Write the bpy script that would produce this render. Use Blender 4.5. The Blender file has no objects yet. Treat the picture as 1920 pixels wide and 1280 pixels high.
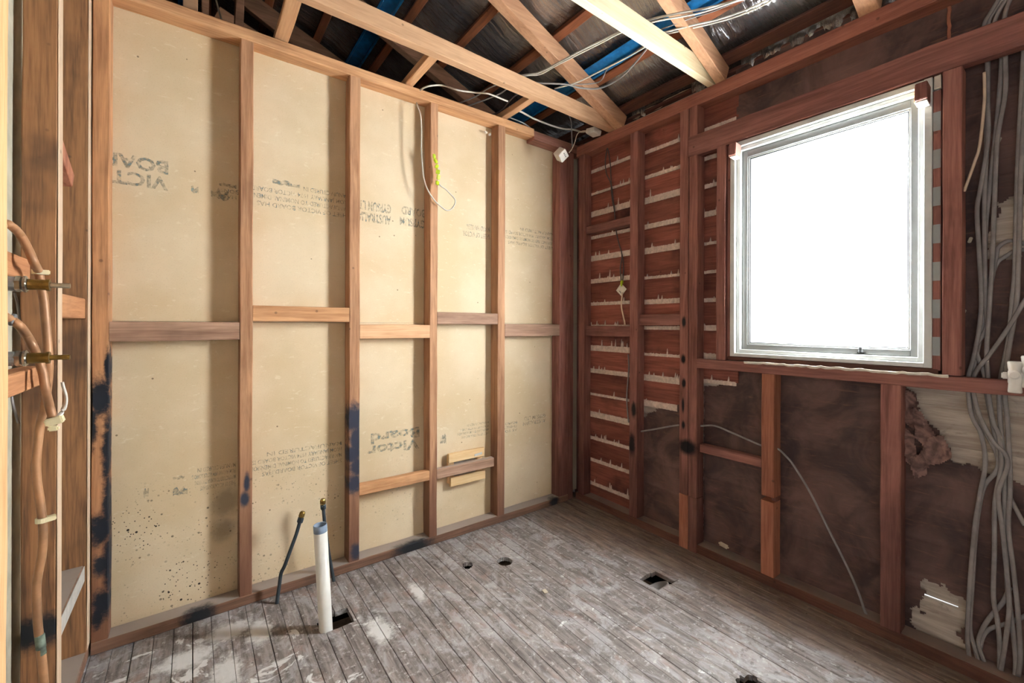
import bpy, bmesh, math, random
from mathutils import Vector, Matrix, noise
random.seed(7)
S = bpy.context.scene
COL = S.collection

# ------------------------------------------------------------------ camera, sky, daylight, exposure
def set_camera():
    yaw, roll, f, cy, h = .9370, .003, 812., 609., 1.25
    s, c = math.sin(yaw), math.cos(yaw)
    R0, F, Z = Vector((s, -c, 0)), Vector((c, s, 0)), Vector((0, 0, 1))
    R = R0*math.cos(roll) + Z*math.sin(roll)
    U = Z*math.cos(roll) - R0*math.sin(roll)
    cam = bpy.data.cameras.new('camera'); o = bpy.data.objects.new('camera', cam); COL.objects.link(o)
    cam.sensor_fit = 'HORIZONTAL'; cam.sensor_width = 36
    cam.lens = f/1920*36; cam.shift_y = -(640-cy)/1920
    cam.clip_start = .05
    M = Matrix((R, U, -F)).transposed().to_4x4(); M.translation = (0, 0, h)
    o.matrix_world = M
    S.camera = o
set_camera()

w = bpy.data.worlds.new('sky'); S.world = w; w.use_nodes = True
w.node_tree.nodes['Background'].inputs[0].default_value = (.93, .96, 1, 1)
w.node_tree.nodes['Background'].inputs[1].default_value = 1.4

def area(name, loc, rot, sx, sy, power, col):
    l = bpy.data.lights.new(name, 'AREA'); l.shape = 'RECTANGLE'; l.size = sx; l.size_y = sy
    l.energy = power; l.color = col
    o = bpy.data.objects.new(name, l); COL.objects.link(o); o.location = loc; o.rotation_euler = rot
    return o
area('window_daylight', (2.39, .655, 1.63), (0, math.radians(90), 0), .90, .40, 200, (1, .985, .96))

S.view_settings.view_transform = 'Standard'; S.view_settings.look = 'None'
S.view_settings.gamma = 1; S.view_settings.use_curve_mapping = False
S.view_settings.exposure = 0.28

# ------------------------------------------------------------------ materials
def lin(c):
    return tuple((x/255/12.92 if x/255 <= .04045 else ((x/255+.055)/1.055)**2.4) for x in c) + (1,)

class NT:
    """small wrapper for building node trees"""
    def __init__(self, name):
        self.m = bpy.data.materials.new(name); self.m.use_nodes = True
        self.t = self.m.node_tree; self.n = self.t.nodes; self.l = self.t.links
        self.b = self.n['Principled BSDF']
    def node(self, typ, **kw):
        n = self.n.new(typ)
        for k, v in kw.items(): setattr(n, k, v)
        return n
    def put(self, sock, v):
        if hasattr(v, 'is_linked') or hasattr(v, 'links'): self.l.new(v, sock)
        elif v is not None: sock.default_value = v
    def math(self, op, a, b=None, c=None, clamp=False):
        n = self.node('ShaderNodeMath', operation=op, use_clamp=clamp)
        self.put(n.inputs[0], a); self.put(n.inputs[1], b)
        if c is not None: self.put(n.inputs[2], c)
        return n.outputs[0]
    def smooth(self, v, lo, hi, a=0., b=1.):
        n = self.node('ShaderNodeMapRange', interpolation_type='SMOOTHSTEP')
        self.put(n.inputs[0], v); n.inputs[1].default_value = lo; n.inputs[2].default_value = hi
        n.inputs[3].default_value = a; n.inputs[4].default_value = b
        return n.outputs[0]
    def mix(self, f, a, b, mode='MIX'):
        n = self.node('ShaderNodeMix', data_type='RGBA', blend_type=mode)
        self.put(n.inputs[0], f); self.put(n.inputs[6], a); self.put(n.inputs[7], b)
        return n.outputs[2]
    def coords(self, scale=(1, 1, 1), world=False, jitter=True):
        """position scaled per axis, shifted by a random amount per object"""
        if world: p = self.node('ShaderNodeNewGeometry').outputs['Position']
        else: p = self.node('ShaderNodeTexCoord').outputs['Object']
        if jitter and not world:
            oi = self.node('ShaderNodeObjectInfo')
            r = self.node('ShaderNodeVectorMath', operation='MULTIPLY_ADD')
            self.l.new(oi.outputs['Location'], r.inputs[0]); r.inputs[1].default_value = (3.1, 3.7, 2.3); self.l.new(p, r.inputs[2])
            p = r.outputs[0]
        mp = self.node('ShaderNodeVectorMath', operation='MULTIPLY')
        self.l.new(p, mp.inputs[0]); mp.inputs[1].default_value = scale
        return mp.outputs[0]
    def noise(self, vec, scale=1., detail=4, rough=.6, dist=0.):
        n = self.node('ShaderNodeTexNoise'); self.l.new(vec, n.inputs['Vector'])
        n.inputs['Scale'].default_value = scale; n.inputs['Detail'].default_value = detail
        n.inputs['Roughness'].default_value = rough; n.inputs['Distortion'].default_value = dist
        return n.outputs['Fac']
    def voro(self, vec, scale):
        n = self.node('ShaderNodeTexVoronoi'); self.l.new(vec, n.inputs['Vector']); n.inputs['Scale'].default_value = scale
        return n.outputs['Distance']
    def bump(self, height, strength=.3, dist=.002):
        n = self.node('ShaderNodeBump'); n.inputs['Strength'].default_value = strength; n.inputs['Distance'].default_value = dist
        self.l.new(height, n.inputs['Height']); self.l.new(n.outputs[0], self.b.inputs['Normal'])
    def blobs(self, blobs, wob=.55, nscale=30., lo=.45, hi=1.2):
        """mask of marks with a place and size of their own (world metres)"""
        pos = self.node('ShaderNodeNewGeometry').outputs['Position']
        nz = self.math('MULTIPLY_ADD', self.noise(pos, nscale, 5, .72), wob*2, -wob)
        out = None
        for (cx, cy, cz, rx, ry, rz) in blobs:
            s = self.node('ShaderNodeVectorMath', operation='SUBTRACT'); self.l.new(pos, s.inputs[0]); s.inputs[1].default_value = (cx, cy, cz)
            d = self.node('ShaderNodeVectorMath', operation='MULTIPLY'); self.l.new(s.outputs[0], d.inputs[0]); d.inputs[1].default_value = (1/rx, 1/ry, 1/rz)
            ln = self.node('ShaderNodeVectorMath', operation='LENGTH'); self.l.new(d.outputs[0], ln.inputs[0])
            m = self.smooth(self.math('ADD', ln.outputs['Value'], nz), lo, hi, 1., 0.)
            out = m if out is None else self.math('MAXIMUM', out, m)
        return out

def wood(name, dark, light, axis='z', dust=0., low=0., low_col=(96, 62, 50), rough=.75, marks=None, mark_col=(28, 28, 32), dirt=.35, dirt_col=(70, 52, 42), wob=.55, spread=.25, grain=1.):
    t = NT(name)
    k = {'x': (1.2, 14, 14), 'y': (14, 1.2, 14), 'z': (14, 14, 1.2)}[axis]
    v = t.coords(k)
    g1 = t.noise(v, 1.3, 5, .65, .6)
    k2 = {'x': (6, 120, 120), 'y': (120, 6, 120), 'z': (120, 120, 6)}[axis]
    g2 = t.noise(t.coords(k2), 1., 3, .6)
    big = t.noise(t.coords((1.5, 1.5, 1.5)), 1.6, 4, .6)
    gg = t.math('MULTIPLY_ADD', g2, .45*grain, t.math('MULTIPLY', g1, .75))
    c = t.mix(t.smooth(gg, .32, .85), lin(dark), lin(light))
    c = t.mix(t.math('MULTIPLY', t.smooth(big, .52, .75), dirt), c, lin(dirt_col))
    spots = t.smooth(t.voro(t.coords((1, 1, 1)), 9.), .03, .075, .55, 0.)
    c = t.mix(spots, c, lin(dirt_col))
    oi = t.node('ShaderNodeObjectInfo').outputs['Random']
    hs = t.node('ShaderNodeHueSaturation'); t.l.new(c, hs.inputs['Color'])
    t.l.new(t.math('MULTIPLY_ADD', oi, spread, 1-spread/2), hs.inputs['Value'])
    c = hs.outputs[0]
    if dust:
        sn = t.node('ShaderNodeSeparateXYZ'); t.l.new(t.node('ShaderNodeNewGeometry').outputs['True Normal'], sn.inputs[0])
        c = t.mix(t.math('MULTIPLY', t.smooth(sn.outputs[2], .8, .95), t.smooth(big, .2, .5, dust*.5, dust)), c, lin((158, 146, 138)))
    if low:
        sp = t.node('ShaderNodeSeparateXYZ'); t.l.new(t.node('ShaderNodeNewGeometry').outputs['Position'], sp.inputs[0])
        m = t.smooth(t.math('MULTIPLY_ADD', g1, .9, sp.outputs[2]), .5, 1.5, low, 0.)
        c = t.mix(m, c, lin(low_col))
    if marks: c = t.mix(t.blobs(marks, wob), c, lin(mark_col))
    t.l.new(c, t.b.inputs['Base Color']); t.b.inputs['Roughness'].default_value = rough
    t.b.inputs['Specular IOR Level'].default_value = .25
    t.bump(gg, .35, .0025)
    return t.m

def plain(name, col, rough=.6, metal=0., var=.12, scale=30., spec=.4, bump=0.):
    t = NT(name)
    n = t.noise(t.coords((1, 1, 1)), scale, 4, .6)
    d = tuple(x*(1-var*2) for x in col)
    c = t.mix(t.smooth(n, .3, .7), lin(d), lin(col))
    t.l.new(c, t.b.inputs['Base Color']); t.b.inputs['Roughness'].default_value = rough
    t.b.inputs['Metallic'].default_value = metal; t.b.inputs['Specular IOR Level'].default_value = spec
    if bump: t.bump(n, bump, .002)
    return t.m

M = {}
STUD_D, STUD_L = (130, 90, 64), (196, 150, 114)
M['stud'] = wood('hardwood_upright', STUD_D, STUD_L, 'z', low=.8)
M['stud_x'] = wood('hardwood_rail', (150, 104, 70), (208, 162, 120), 'x')
M['nog_grey'] = wood('weathered_rail', (122, 92, 74), (178, 144, 122), 'x', dust=.7, dirt=.6)
M['nog_pale'] = wood('pale_rail', (186, 138, 98), (226, 184, 146), 'x', dirt=.15)
M['plate_back'] = wood('dusty_plate', (84, 60, 48), (140, 104, 84), 'x', dust=.9, dirt=.6, dirt_col=(66, 48, 40),
    marks=[(.02, 2.25, .02, .07, .05, .05), (.98, 2.25, .02, .13, .05, .05), (2.02, 2.25, .02, .05, .05, .05)])
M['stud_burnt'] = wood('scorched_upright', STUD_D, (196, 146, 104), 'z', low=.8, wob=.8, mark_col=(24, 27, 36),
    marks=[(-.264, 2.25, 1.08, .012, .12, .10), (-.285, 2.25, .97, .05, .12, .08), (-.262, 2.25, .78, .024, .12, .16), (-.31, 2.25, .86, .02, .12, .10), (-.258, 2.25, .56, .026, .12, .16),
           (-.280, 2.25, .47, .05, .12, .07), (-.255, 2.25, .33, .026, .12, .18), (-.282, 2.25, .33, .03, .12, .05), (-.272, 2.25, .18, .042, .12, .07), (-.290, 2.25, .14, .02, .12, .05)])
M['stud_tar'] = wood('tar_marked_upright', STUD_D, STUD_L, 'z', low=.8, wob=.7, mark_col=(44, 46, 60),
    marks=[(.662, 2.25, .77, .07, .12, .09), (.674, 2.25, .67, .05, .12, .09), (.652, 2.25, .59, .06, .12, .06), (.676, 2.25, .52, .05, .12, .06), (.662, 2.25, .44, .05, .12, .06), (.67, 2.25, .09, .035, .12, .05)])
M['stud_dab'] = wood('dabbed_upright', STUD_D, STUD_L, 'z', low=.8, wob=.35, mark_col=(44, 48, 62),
    marks=[(.192, 2.25, .545, .014, .05, .05), (.184, 2.25, .475, .02, .05, .04)])
M['side_stud'] = wood('brown_upright', (66, 46, 34), (146, 104, 70), 'z', dirt=.75, dirt_col=(44, 36, 32), grain=1.4,
    marks=[(-.35, 1.77, .385, .09, .06, .055)])
M['lit'] = wood('pale_lit_face', (190, 160, 132), (224, 200, 174), 'z', dirt=.15)  # pale tone stands for window light on the narrow stud faces
M['side_pale'] = wood('orange_upright', (196, 148, 100), (232, 190, 142), 'z', dirt=.1)
M['side_nog'] = wood('orange_rail', (158, 104, 70), (206, 150, 108), 'y', dirt=.25)
M['joist'] = wood('joist_timber', (168, 128, 96), (206, 166, 130), 'x', dirt=.18)
M['joist_pale'] = wood('pale_pine_joist', (204, 184, 146), (232, 216, 182), 'x', dirt=.08)
M['nog_y'] = wood('ceiling_nogging_timber', (174, 130, 94), (208, 166, 126), 'y', dirt=.2)
M['rafter'] = wood('rafter_timber', (156, 114, 86), (198, 154, 120), 'x', dirt=.2)
M['rafter_dark'] = wood('old_rafter_timber', (96, 66, 48), (140, 102, 78), 'x', dirt=.4)
M['batten'] = wood('roof_batten_timber', (96, 52, 32), (148, 88, 56), 'y', dirt=.4, dirt_col=(52, 30, 24))
M['eave'] = wood('eave_timber', (64, 38, 32), (104, 66, 54), 'y', dirt=.5, dirt_col=(34, 24, 24))
M['blue'] = plain('blue_painted_steel', (30, 122, 186), .35, .3, .12, 20)
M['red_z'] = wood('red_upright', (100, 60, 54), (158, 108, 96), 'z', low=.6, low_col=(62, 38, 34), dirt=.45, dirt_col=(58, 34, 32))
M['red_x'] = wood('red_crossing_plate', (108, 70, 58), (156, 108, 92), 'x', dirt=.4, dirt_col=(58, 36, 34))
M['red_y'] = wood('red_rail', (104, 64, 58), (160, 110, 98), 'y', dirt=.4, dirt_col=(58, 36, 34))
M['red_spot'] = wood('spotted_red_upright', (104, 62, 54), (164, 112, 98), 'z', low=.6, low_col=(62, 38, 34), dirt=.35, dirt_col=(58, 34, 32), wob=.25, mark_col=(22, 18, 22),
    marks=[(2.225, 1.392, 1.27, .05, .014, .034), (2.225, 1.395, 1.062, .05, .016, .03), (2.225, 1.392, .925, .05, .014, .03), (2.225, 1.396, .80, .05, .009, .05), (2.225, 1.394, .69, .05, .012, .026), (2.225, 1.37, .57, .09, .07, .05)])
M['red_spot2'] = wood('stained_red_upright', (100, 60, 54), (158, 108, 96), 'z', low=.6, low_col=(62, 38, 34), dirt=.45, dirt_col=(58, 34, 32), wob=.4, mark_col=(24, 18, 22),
    marks=[(2.225, 1.735, .72, .05, .022, .06), (2.225, 1.75, .5, .05, .03, .08)])
M['orange_z'] = wood('fresh_orange_upright', (122, 72, 54), (174, 116, 90), 'z', dirt=.2)
M['red_plate'] = wood('red_wall_plate', (112, 66, 54), (160, 104, 86), 'y', dirt=.3, dirt_col=(60, 34, 32))
M['floor_plate'] = wood('dusty_red_plate', (74, 46, 38), (118, 80, 66), 'y', dust=.55, dirt=.6, dirt_col=(40, 28, 26))
M['lath'] = wood('red_lining_board', (96, 50, 42), (150, 90, 74), 'y', dirt=.85, dirt_col=(38, 24, 24), spread=.5)
M['mortar'] = plain('dry_mortar', (214, 194, 180), .9, 0, .07, 60, .1, .4)
M['white'] = plain('white_window_paint', (206, 208, 206), .5, 0, .03, 8)
M['cream'] = plain('cream_paint', (214, 204, 190), .7, 0, .06, 12)
M['sheeting'] = plain('pale_sheeting', (186, 178, 158), .8, 0, .06, 12)
M['alu'] = plain('grey_sash_metal', (150, 153, 153), .4, .3, .03, 10)
M['alu_dark'] = plain('dark_glazing_gasket', (70, 72, 74), .6, 0, .05, 20)
M['cable_grey'] = plain('grey_cable_sheath', (140, 134, 132), .5, 0, .08, 15)
M['cable_dark'] = plain('dark_cable_sheath', (84, 78, 76), .55, 0, .08, 15)
M['cable_white'] = plain('white_cable_sheath', (216, 210, 198), .45, 0, .05, 15)
M['cable_cream'] = plain('cream_cable_sheath', (214, 190, 166), .5, 0, .05, 15)
M['copper'] = plain('dull_copper_pipe', (184, 136, 98), .5, .2, .14, 7)
M['verdigris'] = plain('green_corroded_copper', (118, 132, 118), .8, .1, .2, 40)
M['solder'] = plain('grey_solder', (150, 154, 158), .4, .5, .1, 20)
M['brass'] = plain('old_brass', (150, 124, 66), .35, .8, .14, 40)
M['chrome'] = plain('worn_chrome', (198, 198, 192), .22, .9, .12, 40)
M['pvc'] = plain('white_pvc', (232, 230, 224), .35, 0, .04, 6)
M['pvc_cut'] = plain('blue_grey_primer', (128, 144, 164), .55, 0, .08, 30)
M['poly'] = plain('black_poly_pipe', (52, 62, 70), .45, 0, .1, 20)
M['clip'] = plain('ivory_plastic', (236, 226, 188), .45, 0, .04, 20)
M['plastic'] = plain('white_plastic', (234, 230, 222), .4, 0, .04, 20)
M['tape'] = plain('yellow_green_tape', (196, 220, 40), .45, 0, .12, 30)
M['paper_tag'] = plain('paper_tag', (224, 218, 202), .8, 0, .06, 30)
M['ink'] = plain('dark_ink', (52, 52, 56), .8, 0, .05, 30)
M['pine'] = wood('fresh_pine', (222, 178, 120), (244, 214, 168), 'x', dirt=.05)
M['plaster'] = plain('grey_plaster', (196, 192, 186), .9, 0, .05, 30)
M['dirt'] = plain('dry_earth', (120, 98, 80), .95, 0, .3, 9, .1, .6)
M['black'] = plain('light_block_black', (10, 10, 11), .9, 0, .1, 9, .1)
M['soffit'] = plain('sunlit_eave_tan', (206, 178, 146), .8, 0, .1, 9)  # tan kept bright: sunlight bouncing at the eaves put into the colour
M['scrap'] = plain('pale_paper_scrap', (196, 184, 164), .9, 0, .08, 30)

def plasterboard():
    t = NT('tan_plasterboard_paper')
    p = t.coords((1, 1, 1), world=True)
    big = t.noise(p, 2.2, 4, .55)
    c = t.mix(t.smooth(big, .3, .7), lin((206, 184, 150)), lin((223, 205, 176)))
    fl = t.noise(t.coords((26, 26, 60), world=True), 1., 4, .62, .4)
    c = t.mix(t.math('MULTIPLY', t.smooth(fl, .60, .72), .45), c, lin((232, 220, 196)))
    fl2 = t.noise(t.coords((180, 180, 240), world=True), 1., 2, .5)
    c = t.mix(t.math('MULTIPLY', t.smooth(fl2, .55, .75), .18), c, lin((150, 118, 80)))
    # mould specks low on the wall, each a mark of its own
    sep = t.node('ShaderNodeSeparateXYZ'); t.l.new(t.node('ShaderNodeNewGeometry').outputs['Position'], sep.inputs[0])
    low = t.math('MULTIPLY', t.smooth(sep.outputs[2], .66, .42, 0., 1.), t.smooth(sep.outputs[0], 1.3, -.1, .1, 1.))
    for sc, r in ((34., .12), (75., .13)):
        d = t.voro(p, sc)
        gate = t.smooth(t.noise(p, 5., 3, .6), .42, .62)
        m = t.math('MULTIPLY', t.math('MULTIPLY', t.smooth(d, r, r*1.6, 1., 0.), gate), low)
        c = t.mix(m, c, lin((52, 44, 40)))
    c = t.mix(t.smooth(t.voro(p, 11.), .03, .05, .75, 0.), c, lin((96, 76, 58)))
    c = t.mix(t.math('MULTIPLY', t.blobs([(.12, 2.34, .45, .06, .2, .08), (.11, 2.34, .33, .05, .2, .06)], .5, 18, .3, 1.3), .45), c, lin((60, 52, 48)))
    t.l.new(c, t.b.inputs['Base Color']); t.b.inputs['Roughness'].default_value = .85; t.b.inputs['Specular IOR Level'].default_value = .15
    t.bump(fl2, .12, .001)
    return t.m
M['board'] = plasterboard()

def ink():
    t = NT('worn_stamp_ink')
    t.b.inputs['Base Color'].default_value = lin((132, 152, 152)); t.b.inputs['Roughness'].default_value = .9
    a = t.smooth(t.noise(t.coords((45, 45, 45), world=True), 1., 5, .75), .36, .68, .05, .7)
    tr = t.node('ShaderNodeBsdfTransparent'); mx = t.node('ShaderNodeMixShader')
    t.l.new(a, mx.inputs[0]); t.l.new(tr.outputs[0], mx.inputs[1]); t.l.new(t.b.outputs[0], mx.inputs[2])
    t.l.new(mx.outputs[0], t.n['Material Output'].inputs['Surface'])
    return t.m
M['stamp'] = ink()

def floor_mat():
    t = NT('worn_painted_floorboard')
    pos = t.coords((1, 1, 1), world=True)
    sep = t.node('ShaderNodeSeparateXYZ'); t.l.new(pos, sep.inputs[0])
    grain = t.noise(t.coords((60, 6, 60)), 1., 5, .65, .4)
    fine = t.noise(t.coords((1, 1, 1), world=True), 38., 5, .7)
    c = t.mix(t.smooth(grain, .3, .75), lin((90, 82, 79)), lin((150, 141, 137)))
    # pinkish worn paint, grey paint film, white splashes
    pk = t.noise(t.coords((9, 5, 9), world=True), 1., 5, .68, .5)
    c = t.mix(t.math('MULTIPLY', t.smooth(pk, .52, .66), .55), c, lin((142, 118, 110)))
    gp = t.noise(t.coords((7, 4, 7), world=True), 1.3, 6, .72, .8)
    c = t.mix(t.math('MULTIPLY', t.smooth(gp, .46, .62), .6), c, lin((172, 170, 172)))
    c = t.mix(t.math('MULTIPLY', t.smooth(fine, .55, .68), .6), c, lin((200, 197, 195)))
    c = t.mix(t.math('MULTIPLY', t.smooth(t.noise(pos, 24., 5, .75), .54, .66), .6), c, lin((74, 64, 60)))
    sp = t.noise(t.coords((8, 8, 8), world=True), 1., 6, .62, 1.2)
    left = t.smooth(sep.outputs[0], 1.1, .1)
    c = t.mix(t.math('MULTIPLY', t.smooth(t.math('MULTIPLY_ADD', left, .10, sp), .68, .72), .9), c, lin((214, 214, 214)))
    # named splashes
    c = t.mix(t.math('MULTIPLY', t.blobs([(-.02, 2.02, 0, .10, .06, .1), (.12, 2.10, 0, .09, .06, .1), (.1, 1.86, 0, .05, .10, .1), (.22, 2.03, 0, .05, .09, .1), (.62, 1.75, 0, .05, .09, .1), (.85, 1.9, 0, .03, .09, .1)], .9, 26.), .85), c, lin((216, 216, 216)))
    # bare brown boards along the window wall and in the corner
    edge = t.math('MULTIPLY_ADD', t.noise(t.coords((4, 2.2, 4), world=True), 1., 3, .6), .5, t.math('MULTIPLY_ADD', sep.outputs[1], .10, sep.outputs[0]))
    br = t.smooth(edge, 2.16, 2.34)
    bc = t.mix(t.smooth(grain, .3, .75), lin((78, 62, 54)), lin((138, 116, 100)))
    bc = t.mix(t.math('MULTIPLY', t.smooth(fine, .6, .72), .4), bc, lin((170, 156, 142)))
    c = t.mix(t.math('MULTIPLY', br, .85), c, bc)
    c = t.mix(t.smooth(t.voro(pos, 14.), .035, .06, .8, 0.), c, lin((46, 36, 32)))
    oi = t.node('ShaderNodeObjectInfo').outputs['Random']
    hs = t.node('ShaderNodeHueSaturation'); t.l.new(c, hs.inputs['Color'])
    t.l.new(t.math('MULTIPLY_ADD', oi, .16, .92), hs.inputs['Value'])
    t.l.new(hs.outputs[0], t.b.inputs['Base Color']); t.b.inputs['Roughness'].default_value = .62
    t.b.inputs['Specular IOR Level'].default_value = .35
    t.bump(t.math('ADD', grain, fine), .25, .002)
    return t.m
M['floor'] = floor_mat()

def paper_mat():
    t = NT('brown_building_paper')
    p = t.coords((1, 1, 1), world=True)
    n = t.noise(p, 5., 5, .6, .8); g = t.noise(t.coords((10, 10, 90), world=True), 1., 4, .6, .5)
    c = t.mix(t.smooth(n, .3, .75), lin((64, 48, 46)), lin((112, 84, 76)))
    c = t.mix(t.math('MULTIPLY', t.smooth(g, .55, .75), .35), c, lin((138, 98, 78)))
    sep = t.node('ShaderNodeSeparateXYZ'); t.l.new(p, sep.inputs[0])
    t.l.new(c, t.b.inputs['Base Color']); t.b.inputs['Roughness'].default_value = .7
    t.b.inputs['Specular IOR Level'].default_value = .3
    t.bump(g, .4, .003)
    return t.m
M['paper'] = paper_mat()

def cladding_mat():
    t = NT('bare_grey_weatherboard')
    g = t.noise(t.coords((20, 3, 34)), 1., 5, .65, .5); n = t.noise(t.coords((6, 7, 8), world=True), 1., 5, .7, .6)
    c = t.mix(t.smooth(g, .3, .75), lin((156, 140, 126)), lin((206, 194, 180)))
    c = t.mix(t.math('MULTIPLY', t.smooth(n, .54, .72), .6), c, lin((92, 76, 66)))
    t.l.new(c, t.b.inputs['Base Color']); t.b.inputs['Roughness'].default_value = .85
    t.bump(g, .3, .002)
    return t.m
M['cladding'] = cladding_mat()

def foil_mat():
    t = NT('silver_roof_foil')
    v = t.coords((4, 30, 4), world=True)
    n = t.noise(v, 1.0, 5, .55, 1.2); r = t.noise(t.coords((2, 2, 2), world=True), 1.5, 3, .5)
    t.b.inputs['Metallic'].default_value = .85
    c = t.mix(t.smooth(r, .4, .7), lin((150, 148, 150)), lin((196, 192, 186)))
    t.l.new(c, t.b.inputs['Base Color'])
    t.l.new(t.smooth(r, .35, .7, .12, .26), t.b.inputs['Roughness'])
    t.bump(n, .4, .03)
    return t.m
M['foil'] = foil_mat()

def pane_mat():
    """obscure glass: part of the light goes straight on, part is scattered by the pattern"""
    t = NT('obscure_glass')
    n = t.noise(t.coords((1, 1, 1)), 160., 3, .6); big = t.noise(t.coords((1, 1, 1)), 2.2, 3, .5)
    tr = t.node('ShaderNodeBsdfTransparent'); tr.inputs[0].default_value = (.92, .94, .95, 1)
    tl = t.node('ShaderNodeBsdfTranslucent'); t.l.new(t.mix(t.smooth(n, .2, .8), lin((226, 234, 240)), lin((250, 252, 252))), tl.inputs[0])
    mx = t.node('ShaderNodeMixShader'); mx.inputs[0].default_value = .5
    t.l.new(tr.outputs[0], mx.inputs[1]); t.l.new(tl.outputs[0], mx.inputs[2])
    gl = t.node('ShaderNodeBsdfGlossy'); gl.inputs['Roughness'].default_value = .25
    m2 = t.node('ShaderNodeMixShader'); m2.inputs[0].default_value = .05
    t.l.new(mx.outputs[0], m2.inputs[1]); t.l.new(gl.outputs[0], m2.inputs[2])
    t.l.new(m2.outputs[0], t.n['Material Output'].inputs['Surface'])
    return t.m
M['pane'] = pane_mat()

# ------------------------------------------------------------------ helpers
def link(name, verts, faces, mat, parent=None, smooth=False, base=None):
    """one mesh object; its origin sits at the middle of its base"""
    xs = [v[0] for v in verts]; ys = [v[1] for v in verts]; zs = [v[2] for v in verts]
    if base is None: base = ((min(xs)+max(xs))/2, (min(ys)+max(ys))/2, min(zs))
    me = bpy.data.meshes.new(name)
    me.from_pydata([(v[0]-base[0], v[1]-base[1], v[2]-base[2]) for v in verts], [], faces)
    bm = bmesh.new(); bm.from_mesh(me); bmesh.ops.recalc_face_normals(bm, faces=bm.faces[:]); bm.to_mesh(me); bm.free()
    me.materials.append(M[mat] if isinstance(mat, str) else mat)
    if smooth:
        for p in me.polygons: p.use_smooth = True
    o = bpy.data.objects.new(name, me); COL.objects.link(o); o.location = base
    if parent: attach(o, parent)
    return o

def attach(o, parent):
    o.parent = parent
    L = Vector(o.location)
    p = parent
    off = Vector((0, 0, 0))
    while p is not None: off += Vector(p.location); p = p.parent
    o.location = L - off

def tag(o, label, cat, group=None):
    o['label'] = label; o['category'] = cat
    if group: o['group'] = group
    return o
def empty(name, loc=(0, 0, 0)):
    o = bpy.data.objects.new(name, None); COL.objects.link(o); o.location = loc; o.empty_display_size = .1
    return o
def structure(name, label, loc=(0, 0, 0)):
    o = empty(name, loc); o['kind'] = 'structure'; o['label'] = label
    return o
def part(o, label=None):
    if label: o['label'] = label
    return o

def prism(p0, p1, side, dep, w, d, n=None, cham=.003, jit=.0012, rough_end=0.):
    """timber: chamfered rectangle w x d swept from p0 to p1 (centre line), slightly uneven"""
    p0, p1, side, dep = Vector(p0), Vector(p1), Vector(side).normalized(), Vector(dep).normalized()
    L = (p1-p0).length
    if n is None: n = max(1, min(14, int(L/.16)))
    a, b = w/2, d/2; c = min(cham, a*.4, b*.4)
    prof = [(-a+c, -b), (a-c, -b), (a, -b+c), (a, b-c), (a-c, b), (-a+c, b), (-a, b-c), (-a, -b+c)]
    vs, fs = [], []
    for i in range(n+1):
        q = p0.lerp(p1, i/n)
        ju, jv = random.uniform(-jit, jit), random.uniform(-jit, jit)
        for (x, y) in prof:
            e = random.uniform(-jit, jit)*.6
            v = q + side*(x+ju+e) + dep*(y+jv+e)
            if rough_end and i in (0, n): v += (p1-p0).normalized()*random.uniform(-rough_end, rough_end)
            vs.append(tuple(v))
    for i in range(n):
        for k in range(8):
            k2 = (k+1) % 8
            fs.append((i*8+k, i*8+k2, (i+1)*8+k2, (i+1)*8+k))
    fs.append(tuple(range(7, -1, -1))); fs.append(tuple(n*8+k for k in range(8)))
    return vs, fs

def timber(name, x0, x1, y0, y1, z0, z1, axis, mat, parent=None, **kw):
    cx, cy, cz = (x0+x1)/2, (y0+y1)/2, (z0+z1)/2
    if axis == 'x': v, f = prism((x0, cy, cz), (x1, cy, cz), (0, 1, 0), (0, 0, 1), y1-y0, z1-z0, **kw)
    elif axis == 'y': v, f = prism((cx, y0, cz), (cx, y1, cz), (1, 0, 0), (0, 0, 1), x1-x0, z1-z0, **kw)
    else: v, f = prism((cx, cy, z0), (cx, cy, z1), (1, 0, 0), (0, 1, 0), x1-x0, y1-y0, **kw)
    return link(name, v, f, mat, parent)

def merge(*vfs):
    V, F = [], []
    for v, f in vfs:
        k = len(V); V += list(v); F += [tuple(i+k for i in q) for q in f]
    return V, F

def spline(pts, per=6):
    P = [Vector(p) for p in pts]
    if len(P) < 3: return P
    E = [P[0]*2-P[1]] + P + [P[-1]*2-P[-2]]
    out = []
    for i in range(1, len(E)-2):
        a, b, c, d = E[i-1], E[i], E[i+1], E[i+2]
        for k in range(per):
            t = k/per
            out.append(.5*((2*b) + (c-a)*t + (2*a-5*b+4*c-d)*t*t + (3*b-a-3*c+d)*t*t*t))
    out.append(P[-1])
    return out

def tube(pts, rx, ry=None, sides=8, per=6, flat=None, caps=True):
    """round or flat cable along a curve; flat = direction of the thin side"""
    ry = rx if ry is None else ry
    P = spline(pts, per)
    vs, fs = [], []
    ref = Vector(flat) if flat else Vector((.31, .17, .93))
    for i, p in enumerate(P):
        t = (P[min(i+1, len(P)-1)] - P[max(i-1, 0)]).normalized()
        a = t.cross(ref)
        if a.length < 1e-4: a = t.cross(Vector((1, 0, 0)))
        a.normalize(); b = a.cross(t).normalized()
        for k in range(sides):
            u = 2*math.pi*k/sides
            vs.append(tuple(p + a*math.cos(u)*rx + b*math.sin(u)*ry))
    n = len(P)
    for i in range(n-1):
        for k in range(sides):
            k2 = (k+1) % sides
            fs.append((i*sides+k, i*sides+k2, (i+1)*sides+k2, (i+1)*sides+k))
    if caps: fs.append(tuple(range(sides-1, -1, -1))); fs.append(tuple((n-1)*sides+k for k in range(sides)))
    return vs, fs

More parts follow.
